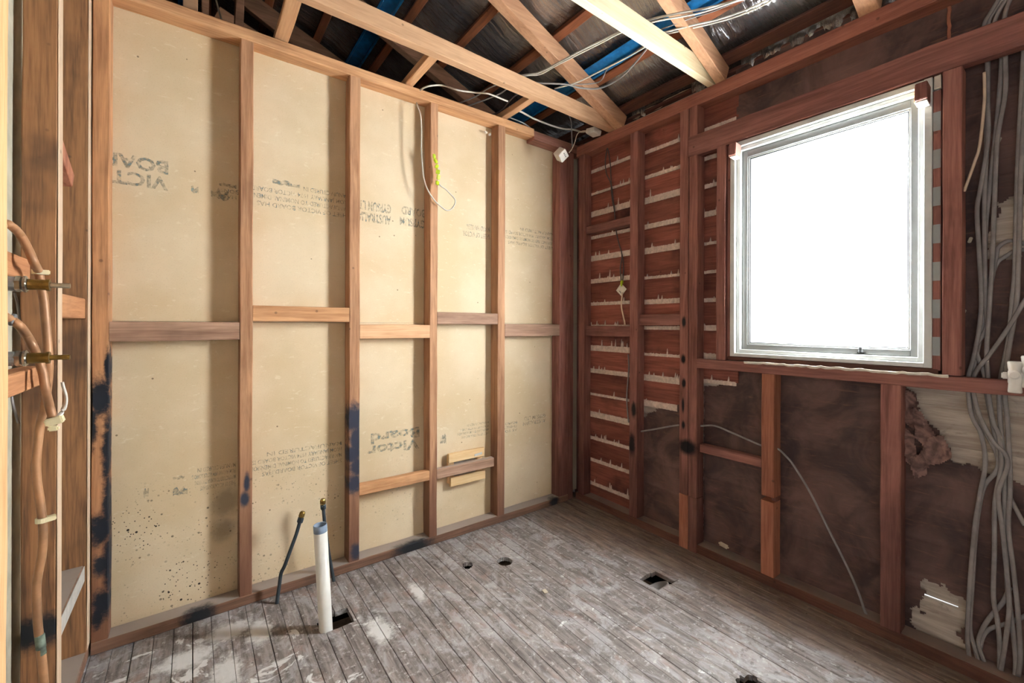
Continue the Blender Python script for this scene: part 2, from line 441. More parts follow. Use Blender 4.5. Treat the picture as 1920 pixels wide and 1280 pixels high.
def lathe(p0, axis, prof, sides=20, caps=True):
    """turned piece: prof = (distance along axis, radius)"""
    p0, ax = Vector(p0), Vector(axis).normalized()
    a = ax.cross(Vector((.2, .3, .95)) if abs(ax.z) < .9 else Vector((1, 0, 0))).normalized(); b = ax.cross(a)
    vs, fs = [], []
    for (d, r) in prof:
        for k in range(sides):
            u = 2*math.pi*k/sides
            vs.append(tuple(p0 + ax*d + (a*math.cos(u)+b*math.sin(u))*r))
    for i in range(len(prof)-1):
        for k in range(sides):
            k2 = (k+1) % sides
            fs.append((i*sides+k, i*sides+k2, (i+1)*sides+k2, (i+1)*sides+k))
    if caps: fs.append(tuple(range(sides-1, -1, -1))); fs.append(tuple((len(prof)-1)*sides+k for k in range(sides)))
    return vs, fs

def block(c, sx, sy, sz, rot=(0, 0, 0), cham=.003):
    """small box with chamfered edges, turned by rot"""
    bm = bmesh.new(); bmesh.ops.create_cube(bm, size=1)
    bmesh.ops.scale(bm, vec=(sx, sy, sz), verts=bm.verts)
    bmesh.ops.bevel(bm, geom=bm.edges[:], offset=cham, segments=2, affect='EDGES')
    R = Matrix.Rotation(rot[2], 3, 'Z') @ Matrix.Rotation(rot[1], 3, 'Y') @ Matrix.Rotation(rot[0], 3, 'X')
    bm.verts.index_update()
    vs = [tuple(R @ v.co + Vector(c)) for v in bm.verts]
    fs = [tuple(v.index for v in f.verts) for f in bm.faces]
    bm.free()
    return vs, fs

def inside(poly, x, y):
    r = False; j = len(poly)-1
    for i in range(len(poly)):
        xi, yi = poly[i]; xj, yj = poly[j]
        if (yi > y) != (yj > y) and x < (xj-xi)*(y-yi)/(yj-yi)+xi: r = not r
        j = i
    return r

# ------------------------------------------------------------------ floor: strip boards running along the window wall
floor = structure('floor', 'worn strip timber floor with peeling paint')
PITCH = .0622; TH = .02
Y0, Y1 = -1.3, 2.45
holes = [  # rectangular cut-outs x0,x1,y0,y1
    (1.775, 1.900, 1.235, 1.345), (.418, .548, 1.862, 1.975)]
rounds = [  # circle or ragged cut-outs: x, y, radius, raggedness
    (1.329, 1.866, .040, .03), (1.152, 1.951, .028, .25), (1.566, .715, .045, .2)]
def ring(cx, cy, r, rag, n=28):
    rnd = random.Random(int(cx*1000)); return [(cx+r*(1+rnd.uniform(-rag, rag))*math.cos(2*math.pi*k/n), cy+r*(1+rnd.uniform(-rag, rag))*math.sin(2*math.pi*k/n)) for k in range(n)]
RINGS = [ring(*r) for r in rounds]
def board(x0, x1, y0, y1, z):
    """one floorboard; where a round hole crosses it, the edge of the hole is cut into it"""
    hit = [r for r in RINGS if min(p[0] for p in r) < x1 and max(p[0] for p in r) > x0 and min(p[1] for p in r) < y1 and max(p[1] for p in r) > y0]
    if not hit:
        v, f = prism(((x0+x1)/2, y0, z-TH/2), ((x0+x1)/2, y1, z-TH/2), (1, 0, 0), (0, 0, 1), x1-x0, TH, n=max(1, int((y1-y0)/.5)), cham=.0012, jit=.0006)
        return link('floorboard', v, f, 'floor', floor)
    r = hit[0]
    bm = bmesh.new()
    ya, yb = min(p[1] for p in r)-.02, max(p[1] for p in r)+.02
    ws = 12
    # fine strip mesh round the hole: cells outside the ring stay, the vertices next to it are pulled onto it
    cx = sum(p[0] for p in r)/len(r); cy = sum(p[1] for p in r)/len(r)
    ny = 26
    xs = [x0+(x1-x0)*i/ws for i in range(ws+1)]
    ys = [y0] + [ya+(yb-ya)*i/ny for i in range(ny+1)] + [y1]
    def rad(a):
        a = a % (2*math.pi); n = len(r); k = a/(2*math.pi)*n; i = int(k) % n; t = k-int(k)
        ra = math.hypot(r[i][0]-cx, r[i][1]-cy); rb = math.hypot(r[(i+1) % n][0]-cx, r[(i+1) % n][1]-cy)
        return ra*(1-t)+rb*t
    g = {}
    for i, x in enumerate(xs):
        for j, y in enumerate(ys):
            d = math.hypot(x-cx, y-cy); R = rad(math.atan2(y-cy, x-cx))
            if d > 1e-5 and d < R and d > R-.009 and 0 < i < ws: k = R/d; xx, yy = cx+(x-cx)*k, cy+(y-cy)*k
            elif d > 1e-5 and d < R and d > R-.009: xx, yy = x, y
            else: xx, yy = x, y
            g[i, j] = bm.verts.new((xx, yy, z))
    for i in range(ws):
        for j in range(len(ys)-1):
            mx, my = (xs[i]+xs[i+1])/2, (ys[j]+ys[j+1])/2
            if math.hypot(mx-cx, my-cy) < rad(math.atan2(my-cy, mx-cx)): continue
            bm.faces.new((g[i, j], g[i+1, j], g[i+1, j+1], g[i, j+1]))
    bmesh.ops.delete(bm, geom=[v for v in bm.verts if not v.link_faces], context='VERTS')
    ex = bmesh.ops.extrude_face_region(bm, geom=bm.faces[:])
    for v in ex['geom']:
        if isinstance(v, bmesh.types.BMVert): v.co.z -= TH
    bm.verts.index_update()
    vs = [tuple(v.co) for v in bm.verts]; fs = [tuple(v.index for v in f.verts) for f in bm.faces]; bm.free()
    return link('floorboard', vs, fs, 'floor', floor)
i0 = int(-.42/PITCH)-1
for i in range(i0, int(2.24/PITCH)+1):
    gap = random.choice((.0012, .0016, .0022, .0030))
    x0, x1 = i*PITCH+gap/2, (i+1)*PITCH-gap/2
    z = random.uniform(-.0018, 0)
    cuts = [Y0, Y1]
    if random.random() < .35: cuts.append(random.uniform(.4, 2.0)); cuts.sort()
    segs = list(zip(cuts[:-1], cuts[1:]))
    for h in holes:
        xa, xb = h[0], h[1]
        if x1 <= xa+.004 or x0 >= xb-.004: continue
        ns = []
        for (a, b) in segs:
            if b <= h[2] or a >= h[3]: ns.append((a, b)); continue
            if a < h[2]: ns.append((a, h[2]+random.uniform(-.004, .004)))
            if b > h[3]: ns.append((h[3]+random.uniform(-.004, .004), b))
        segs = ns
        # the strips left beside the hole where its edge falls within a board
        if x0 < xa-.004 and x1 > xa: board(x0, xa, h[2]-.001, h[3]+.001, z)
        if x1 > xb+.004 and x0 < xb: board(xb, x1, h[2]-.001, h[3]+.001, z)
    for (a, b) in segs: board(x0, x1, a+.0006, b-.0006, z)
# bearers and earth below
for y in (-.9, -.45, 0, .45, .9, 1.5, 2.2):
    timber('floor_joist', -.45, 2.3, y, y+.05, -.125, -TH-.003, 'x', 'eave', floor)
def grid_ground():
    vs, fs = [], []; nx, ny = 24, 24
    for i in range(nx+1):
        for j in range(ny+1):
            x, y = -.6+3.0*i/nx, -1.4+4.0*j/ny
            vs.append((x, y, -.42+.05*noise.noise((x*3, y*3, 2))))
    for i in range(nx):
        for j in range(ny): fs.append((i*(ny+1)+j, (i+1)*(ny+1)+j, (i+1)*(ny+1)+j+1, i*(ny+1)+j+1))
    return vs, fs
part(link('subfloor_earth', *grid_ground(), 'dirt', floor), 'bare earth seen down the holes')
for (a, b, c, d) in ((-.62, -.58, -1.4, 2.6), (2.40, 2.44, -1.4, 2.6)):  # unseen boards added to keep daylight out under the floor
    timber('underfloor_light_block', a, b, c, d, -.45, -.06, 'y', 'black', floor)
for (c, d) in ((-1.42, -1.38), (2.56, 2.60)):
    timber('underfloor_light_block', -.6, 2.42, c, d, -.45, -.06, 'x', 'black', floor)
v, f = merge(lathe((1.845, 1.295, -.035), (-.1, .5, 1), [(-.25, .05), (-.02, .05), (-.02, .058), (.0, .058), (.0, .046), (-.2, .046)], 24))
part(link('drain_stub', v, f, 'cable_grey', floor, True), 'grey drain end below the square hole')

# ------------------------------------------------------------------ back wall (plasterboard on studs)
VB = 2.25; DB = .083
wall_back = structure('wall_back', 'stripped stud wall with tan plasterboard backs')
sheet_hi = timber('plasterboard_sheet', -.40, 2.32, VB+DB, VB+DB+.011, 1.2605, 2.575, 'x', 'board', wall_back, n=1, cham=.001, jit=0)
sheet_lo = timber('plasterboard_sheet', -.40, 2.32, VB+DB, VB+DB+.011, .02, 1.2595, 'x', 'board', wall_back, n=1, cham=.001, jit=0)
top_b = 2.512
def bstud(x0, x1, mat, z0=.045, z1=top_b-.001, y0=VB): return timber('stud', x0, x1, y0, VB+DB-.001, z0, z1, 'z', mat, wall_back)
part(bstud(-.309, -.261, 'stud_burnt'), 'scorched stud with black stains')
bstud(.1633, .213, 'stud_dab')
part(bstud(.634, .6865, 'stud_tar'), 'stud with a tar black patch low down')
bstud(1.077, 1.1246, 'stud')
bstud(1.5425, 1.598, 'stud')
bstud(2.0686, 2.150, 'red_z')
def bnog(x0, x1, z0, z1, mat, y1=VB+DB-.002, y0=VB): return timber('nogging', x0, x1, y0, y1, z0, z1, 'x', mat, wall_back)
bnog(-.2605, .1628, 1.181, 1.2577, 'nog_grey')
bnog(.2135, .6335, 1.2625, 1.334, 'stud_x')
bnog(.687, 1.0765, 1.175, 1.2495, 'nog_pale')
bnog(1.125, 1.542, 1.2535, 1.323, 'nog_grey')
bnog(1.5985, 2.068, 1.175, 1.2555, 'nog_grey')
bnog(.687, 1.0765, .370, .4235, 'stud_x', VB+.045)
bnog(1.125, 1.516, .364, .4195, 'nog_grey', VB+.036)
timber('bottom_plate', -.309, 2.15, VB-.002, VB+DB-.002, 0, .044, 'x', 'plate_back', wall_back)
timber('top_plate', -.309, 1.83, VB-.002, VB+DB-.002, top_b, 2.563, 'x', 'stud_x', wall_back)
timber('top_plate', 1.832, 2.30, VB, VB+DB-.002, 2.49, 2.552, 'x', 'red_x', wall_back)
timber('corner_post', 2.155, 2.215, VB+.012, VB+DB-.002, 0, 2.488, 'z', 'red_z', wall_back)

part(timber('sheet_joint_backing', -.45, 2.36, VB+DB+.018, VB+DB+.03, -.05, 2.6, 'x', 'plaster', wall_back, n=1, jit=0))  # unseen backing added to stop daylight showing through the sheet joint
timber('corner_board', 2.322, 2.37, 2.28, VB+DB+.04, -.1, 2.6, 'z', 'red_z', wall_back)
# printing on the paper: upside down, as the sheets were hung
def text_mesh(lines, x_right, z_first, pitch, cap, widths, name):
    """flat letters on the board, turned half round; the first line is the lowest"""
    V, F = [], []
    for k, (s, wd) in enumerate(zip(lines, widths)):
        cu = bpy.data.curves.new('t', 'FONT'); cu.body = s; cu.size = 1; cu.offset = .03 if cap > .035 else .012; cu.resolution_u = 2
        o = bpy.data.objects.new('t', cu); COL.objects.link(o)
        dg = bpy.context.evaluated_depsgraph_get(); dg.update()
        me = o.evaluated_get(dg).to_mesh()
        xs = [v.co.x for v in me.vertices]; x0, x1 = min(xs), max(xs)
        sx = wd/(x1-x0); sz = cap/.7
        b = len(V)
        for v in me.vertices:
            V.append((x_right-(v.co.x-x0)*sx, VB+DB-.0006, z_first+k*pitch-(v.co.y-.35)*sz))
        F += [tuple(i+b for i in p.vertices) for p in me.polygons]
        o.evaluated_get(dg).to_mesh_clear(); bpy.data.objects.remove(o); bpy.data.curves.remove(cu)
    return V, F
def smear(x0, x1, z0, z1, seed):
    rnd = random.Random(seed); n = 7; top = []; bot = []
    for i in range(n+1):
        x = x0+(x1-x0)*i/n
        top.append((x, VB+DB-.0007, z1-rnd.uniform(0, (z1-z0)*.5))); bot.append((x, VB+DB-.0007, z0+rnd.uniform(0, (z1-z0)*.3)))
    V = top+bot; return V, [(i, i+1, n+2+i, n+1+i) for i in range(n)]
NOTE = ['SHEET OF VICTOR BOARD HAS', 'MANUFACTURED TO NOMINAL DIMENSIONS', 'FROM JANUARY 1974 VICTOR BOARD IS', 'MANUFACTURED IN']
prints_hi = [
    text_mesh(['VICTOR', 'BOARD'], -.088, 1.838, .068, .052, (.30, .26), 'a'),
    text_mesh(NOTE, .655, 1.816, .034, .021, (.42, .50, .47, .22), 'b'),
    smear(.30, .42, 1.915, 1.945, 3), smear(.06, .125, 1.80, 1.86, 5), smear(.09, .15, 1.865, 1.885, 6), smear(-.01, .015, 1.815, 1.85, 8),
    text_mesh(['HAS', 'IONS', 'IS'], .155, 1.825, .024, .016, (.05, .06, .03), 'g'),
    text_mesh(['AUSTRALIAN', 'GYPSUM LTD'], .880, 1.825, .062, .046, (.21, .20), 'c'),
    text_mesh(['GYPSUM', 'BOARD'], 1.085, 1.832, .062, .044, (.155, .145), 'd'),
    text_mesh(['SHEET OF VICTOR', 'BOARD HAS BEEN'], 1.535, 1.815, .045, .03, (.20, .17), 'e'),
    text_mesh(NOTE, 2.08, 1.80, .033, .021, (.40, .44, .42, .30), 'f')]
V, F = merge(*prints_hi); part(link('printed_lettering', V, F, 'stamp', sheet_hi), 'faded blue green upside down stamp')
prints_lo = [
    text_mesh(NOTE, .62, .545, .030, .019, (.36, .42, .40, .34), 'h'),
    text_mesh(NOTE, .155, .53, .027, .018, (.13, .15, .16, .14), 'i'),
    smear(-.07, -.02, .515, .555, 9), smear(-.07, -.03, .585, .605, 10), smear(-.165, -.148, .53, .575, 12),
    text_mesh(['Victor', 'Board'], 1.052, .565, .066, .055, (.30, .28), 'j'),
    text_mesh(NOTE, 1.53, .555, .023, .015, (.20, .23, .21, .16), 'k'), smear(1.185, 1.225, .53, .60, 11),
    text_mesh(['AUSTRALIAN', 'GYPSUM LTD'], 2.01, .575, .034, .026, (.20, .19), 'l'), text_mesh(['AS TO', 'SHEET', 'BOARD'], 1.76, .545, .025, .016, (.10, .12, .1), 'm')]
V, F = merge(*prints_lo); part(link('printed_lettering', V, F, 'stamp', sheet_lo), 'faded blue green upside down stamp')

# ------------------------------------------------------------------ side wall on the left, with the tap pipes
XL = -.315; DL = .07
wall_left = structure('wall_left', 'open stud wall at the left with pale sheeting behind')
part(timber('plasterboard_sheet', XL-DL-.028, XL-DL-.018, .30, 2.33, -.02, 2.6, 'y', 'sheeting', wall_left, n=1, jit=0), 'pale sheeting')  # stops short: unseen opening added beside the camera to let fill light in
def lstud(y0, y1, mat): return timber('stud', XL-DL, XL, y0, y1, .045, 2.56, 'z', mat, wall_left)
lstud(1.300, 1.362, 'side_pale')
lstud(1.768, 1.818, 'side_stud')
lstud(2.205, 2.285, 'side_stud')
lstud(.80, .85, 'side_pale'); lstud(.3, .35, 'side_pale')
timber('bottom_plate', XL-DL, XL, -1.2, 2.33, 0, .044, 'y', 'plate_back', wall_left)
timber('top_plate', XL-DL, XL, -1.2, 2.33, 2.562, 2.62, 'y', 'stud_x', wall_left)
for (a, b_) in ((1.7685, 1.8175), (2.2055, 2.2845)):  # added pale strips, window light on the stud faces put into their colour
    part(timber('lit_face_strip', XL+.0008, XL+.0022, a, b_, .05, 2.555, 'z', 'lit', wall_left, cham=.0004, jit=.0003), 'pale strip painting the lit front face of the stud')
part(timber('lit_face_strip', -.3213, -.3198, 1.822, 2.203, .308, .363, 'y', 'plaster', wall_left, cham=.0004, jit=.0003), 'pale strip painting the lit front face of the rail')  # rail gets the same: its lit front painted as a pale strip
timber('nogging', XL-DL, -.321, 1.819, 2.204, 1.268, 1.341, 'y', 'side_nog', wall_left)
timber('nogging', XL-DL, -.36, 1.363, 1.730, 1.367, 1.424, 'y', 'side_nog', wall_left, rough_end=.006)
timber('nogging', XL-DL, -.341, 1.363, 1.767, 1.078, 1.131, 'y', 'side_nog', wall_left)
timber('nogging', XL-DL, -.322, 1.819, 2.204, .305, .365, 'y', 'plate_back', wall_left)
bs = merge(prism((-.338, 1.825, 1.805), (-.338, 2.02, 1.725), (1, 0, 0), (0, .4, .9), .03, .05, rough_end=.008))
part(link('brace_stub', *bs, 'orange_z', wall_left), 'broken orange brace end')

wall_front = structure('wall_front', 'plain unseen wall added behind the camera to set the fill light')  # unseen wall added to tune the fill light in the room
timber('plasterboard_sheet', -.45, 2.36, -1.36, -1.345, -.1, 2.62, 'x', 'board', wall_front, n=1, jit=0)
timber('next_room_floor', -2.2, -.46, -1.4, 2.4, -.03, 0, 'y', 'floor', wall_front, n=1)

# ------------------------------------------------------------------ window wall on the right
XR = 2.225; DR = .073
wall_right = structure('wall_right', 'red stained stud wall round the window')
ztop = 2.462
def rstud(y0, y1, mat, z0=.048, z1=ztop-.001, x0=XR, x1=XR+DR): return timber('stud', x0, x1, y0, y1, z0, z1, 'z', mat, wall_right)
rstud(2.168, 2.224, 'red_z')
part(rstud(1.711, 1.7715, 'red_spot2'), 'red stud with black stains')
part(rstud(1.368, 1.4205, 'red_spot', z0=.30), 'red stud with black spots in a row')
rstud(1.3135, 1.364, 'red_spot', z0=.30)
rstud(1.367, 1.4215, 'orange_z', z0=.0, z1=.298)
rstud(1.312, 1.3645, 'red_z', z0=.0, z1=.298)
rstud(1.158, 1.207, 'red_z', z0=1.07, z1=2.19)
part(rstud(.920, .9785, 'orange_z', z0=.43, z1=1.0175), 'orange trimmer stud')
rstud(.921, .980, 'orange_z', z0=.048, z1=.405)
rstud(.921, .945, 'red_z', z0=.405, z1=.43, x0=XR+.03)
rstud(.462, .525, 'red_z', z1=1.0175)
rstud(.298, .349, 'red_z', z0=1.071, z1=2.188)
part(timber('sill_plate', XR, XR+.045, -.6, 1.360, 1.0185, 1.0695, 'y', 'red_y', wall_right, jit=.0025), 'long red sill plate')
part(timber('lintel', XR, XR+.045, -.6, 1.367, 2.189, 2.302, 'y', 'red_y', wall_right, jit=.003), 'deep red lintel board')
timber('top_plate', XR, XR+.085, -1.2, 2.245, ztop, 2.532, 'y', 'red_plate', wall_right)
timber('bottom_plate', XR+.002, XR+.09, -1.2, 2.245, .0, .047, 'y', 'floor_plate', wall_right, jit=.002)
timber('nogging', XR+.02, XR+DR, 1.772, 2.167, 1.895, 1.95, 'y', 'red_y', wall_right)
timber('nogging', XR+.02, XR+DR, 1.772, 2.167, 1.175, 1.245, 'y', 'red_y', wall_right)
timber('nogging', XR+.02, XR+DR, 1.421, 1.7105, 1.25, 1.318, 'y', 'red_y', wall_right)
timber('nogging', XR+.03, XR+DR, .979, 1.3125, .55, .595, 'y', 'red_y', wall_right)

st_ = [(2.296,0.342,2.457),(2.296,0.342,2.334)]
part(link('lath_strip', *prism(st_[0], st_[1], (0, 1, 0), (1, 0, 0), .010, .006, n=8, jit=.0015), 'orange_z', wall_right), 'thin orange strip on the paper')
# exposed red lining boards with mortar squeezed through the joints
XBD = 2.302
zj = [.115, .283, .44, .60, .755, .915, 1.072, 1.236, 1.394, 1.552, 1.711, 1.868, 2.027, 2.183, 2.342, 2.50]
def jag(n, amp, rnd, p=.05):
    return [amp*rnd.random()*.22 + (amp*rnd.uniform(.5, 2.4) if rnd.random() < p else 0) for _ in range(n)]
def mortar(y0, y1, z, hgt, seed, drip=.016):
    """strip of dry mortar: straight below, ragged with spikes above"""
    rnd = random.Random(seed); n = max(8, int((y1-y0)/.0042)); top = jag(n+1, drip, rnd)
    f, b = XBD-.006, XBD+.004
    vs = []
    for x in (f, b):
        for i in range(n+1):
            y = y0+(y1-y0)*i/n; vs.append((x+(rnd.uniform(-.002, .002) if x == f else 0), y, z+rnd.uniform(-.001, .001)))
        for i in range(n+1):
            y = y0+(y1-y0)*i/n; vs.append((x+(.003 if top[i] > drip*.6 and x == f else 0), y, z+hgt+top[i]))
    m = n+1; fs = []
    for i in range(n):
        fs.append((i, i+1, m+i+1, m+i)); fs.append((2*m+i, 3*m+i, 3*m+i+1, 2*m+i+1))
        fs.append((m+i, m+i+1, 3*m+i+1, 3*m+i)); fs.append((i, 2*m+i, 2*m+i+1, i+1))
    return vs, fs
bays = [(1.765, 2.30, 0, 16, 0.0, 1), (1.40, 1.735, 4, 16, -.008, 2), (1.13, 1.33, 5, 16, -.01, 3)]
for (y0, y1, ka, kb, dz, sd) in bays:
    for k in range(ka, kb-1):
        za, zb = zj[k]+dz, zj[k+1]+dz
        if sd == 3 and k == 5: za += .03
        rnd = random.Random(sd*100+k)
        hg = rnd.choice((.014, .020, .028, .036)) if k != 14 else .02
        ys0, ys1 = y0, y1
        timber('lining_board', XBD+.002, XBD+.017, ys0, ys1, za+hg*.6, zb, 'y', 'lath', wall_right, n=3, jit=.001)
        ym0, ym1 = (y0+.008, y1-.008)
        if sd == 2 and k == 4: ym0 += .07
        link('mortar_strip', *mortar(ym0, ym1, za-.004, hg, sd*31+k, .014 if k % 3 else .022), 'mortar', wall_right)
timber('lining_board', XBD+.002, XBD+.017, 1.765, 2.30, .045, zj[0], 'y', 'lath', wall_right, n=3)
# outer weatherboards, seen where the paper is torn
wz = -.12; k = 0
WB = []
while wz < 2.55:
    WB.append((wz, min(wz+.1522, 2.6))); wz += .152
slit = 0.150
for (za, zb) in WB:
    spans = [(-1.25, 2.42)]
    if zb > 1.10 and za < 2.18: spans = [(-1.25, .372), (1.13, 2.42)]
    for (a, b) in spans:
        if abs(za-.032-.152) < .03 and a < 0:   # board with the open joint that lets daylight in
            timber('weatherboard', 2.330, 2.345, a, .318, za, zb, 'y', 'cladding', wall_right, n=3, cham=.006)
            timber('weatherboard', 2.330, 2.345, .45, b, za, zb, 'y', 'cladding', wall_right, n=3)
            timber('weatherboard', 2.330, 2.345, .318, .45, za+.007, zb, 'y', 'cladding', wall_right, n=2)
        else:
            timber('weatherboard', 2.330, 2.345, a, b, za, zb, 'y', 'cladding', wall_right, n=4, cham=.006)

# brown building paper, torn
def paper(outline, cuts, x, step=.006, seed=0, amp=.004):
    ys = [p[0] for p in outline]; zs = [p[1] for p in outline]
    y0, y1, z0, z1 = min(ys), max(ys), min(zs), max(zs)
    ny, nz = int((y1-y0)/step)+1, int((z1-z0)/step)+1
    idx = {}; vs = []; fs = []
    def vert(i, j):
        if (i, j) not in idx:
            y, z = y0+i*step, z0+j*step
            nz_ = noise.noise((y*4+seed, z*7, seed))*amp + noise.noise((y*2+z*3+seed, z*14, seed+3))*amp*.7
            idx[i, j] = len(vs); nz_ -= .004*math.exp(-((((z+.12+.012*noise.noise((y*3, z, 4))) % .152)-.076)/.009)**2)
            vs.append((x+nz_, y+noise.noise((y*60, z*60, 1))*.003, z+noise.noise((y*60, z*60, 9))*.003))
        return idx[i, j]
    for i in range(ny):
        for j in range(nz):
            y, z = y0+(i+.5)*step, z0+(j+.5)*step
            yy, zz = y+noise.noise((y*22, z*22, seed+5))*.022+noise.noise((y*70, z*70, seed))*.008, z+noise.noise((y*22, z*22, seed+8))*.022+noise.noise((y*70, z*70, seed+2))*.008
            if not inside(outline, yy if y0+.05 < y < y1-.05 else y, zz if z0+.05 < z < z1-.05 else z): continue
            if any(inside(c, yy, zz) for c in cuts): continue
            fs.append((vert(i, j), vert(i+1, j), vert(i+1, j+1), vert(i, j+1)))
    return vs, fs
hole_hi = [(p[1], p[2]) for p in [(2.315,0.464,1.059),(2.315,0.457,0.985),(2.315,0.429,0.957),(2.315,0.425,0.919),(2.315,0.385,0.859),(2.315,0.376,0.830),(2.315,0.348,0.822),(2.315,0.338,0.767),(2.315,0.341,0.742),(2.315,0.312,0.737),(2.315,0.278,0.739),(2.315,0.145,0.695),(2.315,0.111,1.110)]]
hole_lo = [(p[1], p[2]) for p in [(2.315,0.419,0.238),(2.315,0.413,0.250),(2.315,0.357,0.268),(2.315,0.333,0.252),(2.315,0.311,0.238),(2.315,0.291,0.209),(2.315,0.290,0.142),(2.315,0.325,0.107),(2.315,0.294,0.055),(2.315,0.270,0.021),(2.315,0.391,-0.024),(2.315,0.442,0.061),(2.315,0.443,0.125),(2.315,0.414,0.134)]]
slot1 = [(p[1], p[2]) for p in [(2.315,0.364,0.601),(2.315,0.341,0.598),(2.315,0.341,0.590),(2.315,0.361,0.592)]]
slot2 = [(p[1], p[2]) for p in [(2.315,0.716,0.441),(2.315,0.694,0.442),(2.315,0.694,0.430),(2.315,0.714,0.430)]]
low = paper([(-.7, .04), (1.325, .04), (1.325, .90), (1.24, .93), (1.13, 1.04), (-.7, 1.04)], [hole_hi, hole_lo], 2.314, seed=1)
part(link('building_paper', *low, 'paper', wall_right, True), 'dark brown paper below the window, torn at the right')
bay2 = paper([(1.36, .04), (1.765, .04), (1.765, .60), (1.74, .66), (1.60, .745), (1.50, .76), (1.45, .80), (1.36, .82)], [], 2.299, seed=4)
part(link('building_paper', *bay2, 'paper', wall_right, True))
hole_r = [(p[1], p[2]) for p in [(2.315,0.223,1.689),(2.315,0.196,1.701),(2.315,0.113,1.704),(2.315,0.112,1.560),(2.315,0.183,1.487),(2.315,0.233,1.484),(2.315,0.262,1.506),(2.315,0.249,1.582),(2.315,0.223,1.597)]]
rt = paper([(-.7, 1.04), (.375, 1.04), (.375, 2.21), (-.7, 2.21)], [hole_r], 2.314, seed=9)
part(link('building_paper', *rt, 'paper', wall_right, True), 'dark paper in the cable bay')
hi = paper([(-1.2, 2.17), (1.12, 2.17), (1.15, 2.32), (1.14, 2.38), (1.145, 2.60), (-1.2, 2.60)], [], 2.306, seed=12)
part(link('building_paper', *hi, 'paper', wall_right, True), 'dark paper above the window')
def torn_mat():
    t = NT('torn_building_paper'); n = t.noise(t.coords((1, 1, 1), world=True), 24., 4, .6, 1.)
    c = t.mix(t.smooth(n, .3, .7), lin((84, 60, 56)), lin((140, 106, 96)))
    t.l.new(c, t.b.inputs['Base Color']); t.b.inputs['Roughness'].default_value = .75; t.bump(n, .6, .01)
    return t.m
M['torn'] = torn_mat()
def flap(pts, x, seed, amp):
    v, f = paper([(p[1], p[2]) for p in pts], [], x, step=.005, seed=seed, amp=amp)
    # crumple: fold the sheet along a few random creases
    rnd = random.Random(seed)
    cr = [(rnd.uniform(0, math.pi), rnd.uniform(.02, .05), rnd.uniform(0, 6)) for _ in range(4)]
    v = [(p[0]-sum(.010*abs(math.sin((p[1]*math.cos(a)+p[2]*math.sin(a))/w_+ph)) for a, w_, ph in cr)*.6, p[1], p[2]) for p in v]
    return part(link('paper_flap', v, f, 'torn', wall_right, True), 'crumpled torn paper edge')
flap([(2.305,0.465,1.000),(2.305,0.443,0.988),(2.305,0.430,0.958),(2.305,0.427,0.874),(2.305,0.439,0.840),(2.305,0.465,0.867)], 2.303, 21, .010)
flap([(2.300,0.442,0.935),(2.300,0.413,0.914),(2.300,0.383,0.852),(2.300,0.374,0.819),(2.300,0.405,0.779),(2.300,0.432,0.810)], 2.300, 23, .010)
flap([(2.300,0.464,0.847),(2.300,0.435,0.820),(2.300,0.428,0.748),(2.300,0.441,0.703),(2.300,0.460,0.715)], 2.300, 26, .010)
flap([(2.296,0.420,0.751),(2.296,0.390,0.824),(2.296,0.353,0.838),(2.296,0.338,0.795),(2.296,0.330,0.757),(2.296,0.355,0.730),(2.296,0.397,0.715)], 2.298, 31, .012)
flap([(2.296,0.447,0.706),(2.296,0.425,0.750),(2.296,0.394,0.724),(2.296,0.400,0.673),(2.296,0.434,0.653)], 2.300, 35, .012)

# ------------------------------------------------------------------ window
win = structure('window_1', 'white framed window with obscure glass')
ya, yb, za, zb = .377, 1.137, 1.093, 2.185
def frame(name, ya, yb, za, zb, wd, x0, x1, mat, lab=None, wb=None, wt=None):
    wb = wb or wd; wt = wt or wd
    o = timber(name, x0, x1, ya, ya+wd, za, zb, 'z', mat, win, n=2, cham=.002, jit=.0004)
    timber(name, x0, x1, yb-wd, yb, za, zb, 'z', mat, win, n=2, cham=.002, jit=.0004)
    timber(name, x0, x1, ya+wd, yb-wd, za, za+wb, 'y', mat, win, n=2, cham=.002, jit=.0004)
    timber(name, x0, x1, ya+wd, yb-wd, zb-wt, zb, 'y', mat, win, n=2, cham=.002, jit=.0004)
    return o
frame('casing', ya, yb, za, zb, .024, 2.232, 2.335, 'white', wb=.018)
frame('outer_frame', ya+.0245, yb-.0245, za+.0185, zb-.0245, .018, 2.250, 2.32, 'white')
frame('sash', ya+.043, yb-.043, za+.037, zb-.043, .026, 2.272, 2.31, 'alu', wt=.034)
frame('glazing_bead', ya+.0695, yb-.0695, za+.0635, zb-.0775, .006, 2.278, 2.30, 'white')
frame('gasket', ya+.076, yb-.076, za+.070, zb-.084, .0035, 2.281, 2.296, 'alu_dark')
pane = timber('pane', 2.286, 2.291, ya+.072, yb-.072, za+.066, zb-.080, 'z', 'pane', win, n=1, cham=.0005, jit=0)
part(timber('jamb_lining', 2.236, 2.33, .353, .3765, 1.085, 2.13, 'z', 'red_z', win), 'bare jamb lining with grey paint patches')
for k in range(7):
    z0 = 1.14+k*.14; timber('paint_patch', 2.2345, 2.2362, .3545, .3755, z0, z0+.07, 'z', 'alu', win, n=1, jit=0)
part(timber('jamb_lining', 2.240, 2.33, 1.1375, 1.157, 1.085, 2.183, 'z', 'red_z', win))
timber('apron', 2.236, 2.30, .36, 1.15, 1.0715, 1.0915, 'y', 'eave', win, jit=.002)
part(link('sill_paint', *prism((2.2225, .33, 1.068), (2.2225, 1.06, 1.068), (1, 0, 0), (0, 0, 1), .006, .010, n=40, jit=.0025), 'cream', win), 'flaking white paint along the sill')
